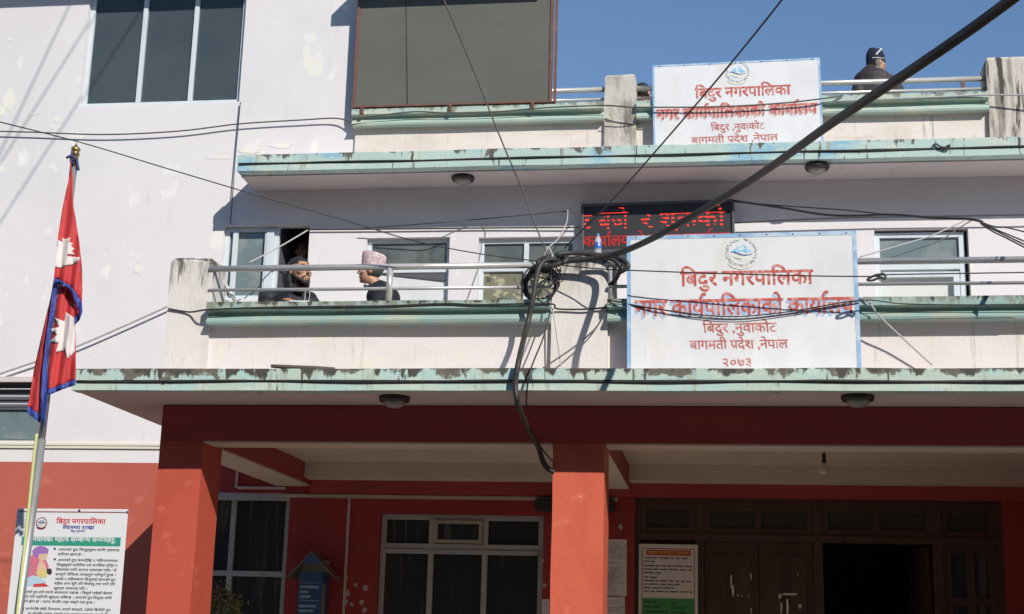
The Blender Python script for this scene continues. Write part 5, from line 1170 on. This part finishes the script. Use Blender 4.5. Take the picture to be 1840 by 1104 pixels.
for i, (hh, sc) in enumerate(prof_):
    for kq in range(n):
        t = 2*math.pi*kq/n; x, y = math.cos(t), math.sin(t)
        ear = .022*max(0, -y-.3)*max(0, i-2)/3+.012*max(0, y-.4)*max(0, i-2)/3
        rows.append(M @ Vector((x*.083*sc, -.014+y*.10*sc, hh-.045*max(0, -y)*(1 if i == 0 else 0)+ear+(.006*math.sin(7*t) if i > 2 else 0))))
fs = [(i*n+kq, i*n+(kq+1) % n, (i+1)*n+(kq+1) % n, (i+1)*n+kq) for i in range(5) for kq in range(n)]+[tuple(5*n+kq for kq in range(n))]
m.add(rows, fs); hat = m.build('beanie', beanie, o, loc=L)
m = MB(); pl_ = []
for sgn, aa in ((1, .075), (1, .1)):
    pass
m.tube([M @ Vector((.084, -.062, .058)), M @ Vector((.086, -.03, .10)), M @ Vector((.068, .02, .150))], .011, 8); m.tube([M @ Vector((.060, -.095, .025)), M @ Vector((.086, -.05, .030)), M @ Vector((.088, .03, .032))], .006, 6); m.build('stripe', beanie_s, o, loc=L)
bm = bmesh.new()
for t in lin(0, 5.9, 12): ell(bm, (.075*math.cos(t), -.03+.07*math.sin(t), -.105-.01*math.sin(t)), (.03, .03, .035), M, 2)
ell(bm, (-.07, -.03, -.02), (.022, .04, .06), M); ell(bm, (.07, -.03, -.02), (.022, .04, .06), M)
remesh(bm, 'scarf', scarf, o, .011, 2, L)
# man crouching behind the upper pier, only cap and cheek visible
c = at(1156, 170, 14.72); yaw = math.radians(150)
torso = [(c+Vector((0, .05, -.17)), (.09, .09, .06)), (c+Vector((0, .07, -.27)), (.16, .12, .10)), (c+Vector((0, .1, -.42)), (.15, .12, .1))]
arms = [[c+Vector((-.17, .05, -.28)), c+Vector((-.18, -.02, -.42)), c+Vector((-.05, -.1, -.40))], [c+Vector((.17, .05, -.28)), c+Vector((.18, -.02, -.42)), c+Vector((.05, -.1, -.40))]]
o, M, L = figure('man in a black cap half hidden behind the upper pier beside the terrace sign', c, yaw, 0, 0, skin, torso, arms, (), [(arms[0][2], (1, 0, 0), (0, -1, 0), .6, 1)], jack2, .018, .013, None)
shell(M, (0, -.014, .030), (.082, .099, .096), lambda x, y, z: z > -.035 if y < .03 else z > .04).build('cap', hairm, o, loc=L)
# onlooker inside the open balcony window
c = at(543, 452, 14.98); yaw = math.radians(12)
torso = [(c+Vector((0, .03, -.18)), (.09, .085, .06)), (c+Vector((0, .04, -.29)), (.19, .12, .10)), (c+Vector((0, .05, -.5)), (.17, .12, .12)), (c+Vector((0, .05, -.75)), (.16, .12, .12))]
arms = [[c+Vector((-.2, .03, -.30)), c+Vector((-.23, .0, -.56)), c+Vector((-.2, -.08, -.76))], [c+Vector((.2, .03, -.30)), c+Vector((.23, .0, -.56)), c+Vector((.2, -.08, -.76))]]
o, M, L = figure('man standing in the shade inside the open balcony window', c, yaw, 0, 0, skin_d, torso, arms, (), [(arms[0][2], (0, -.2, -1), (-1, 0, 0), .3, 1), (arms[1][2], (0, -.2, -1), (1, 0, 0), .3, -1)], suit, .018, .014, None)
shell(M, (0, -.014, .032), (.0795, .0965, .0915), lambda x, y, z: (z > .06 or (y < -.01 and z > -.03)) and not (y > .05 and z < .08)).build('hair', hairm, o, loc=L)
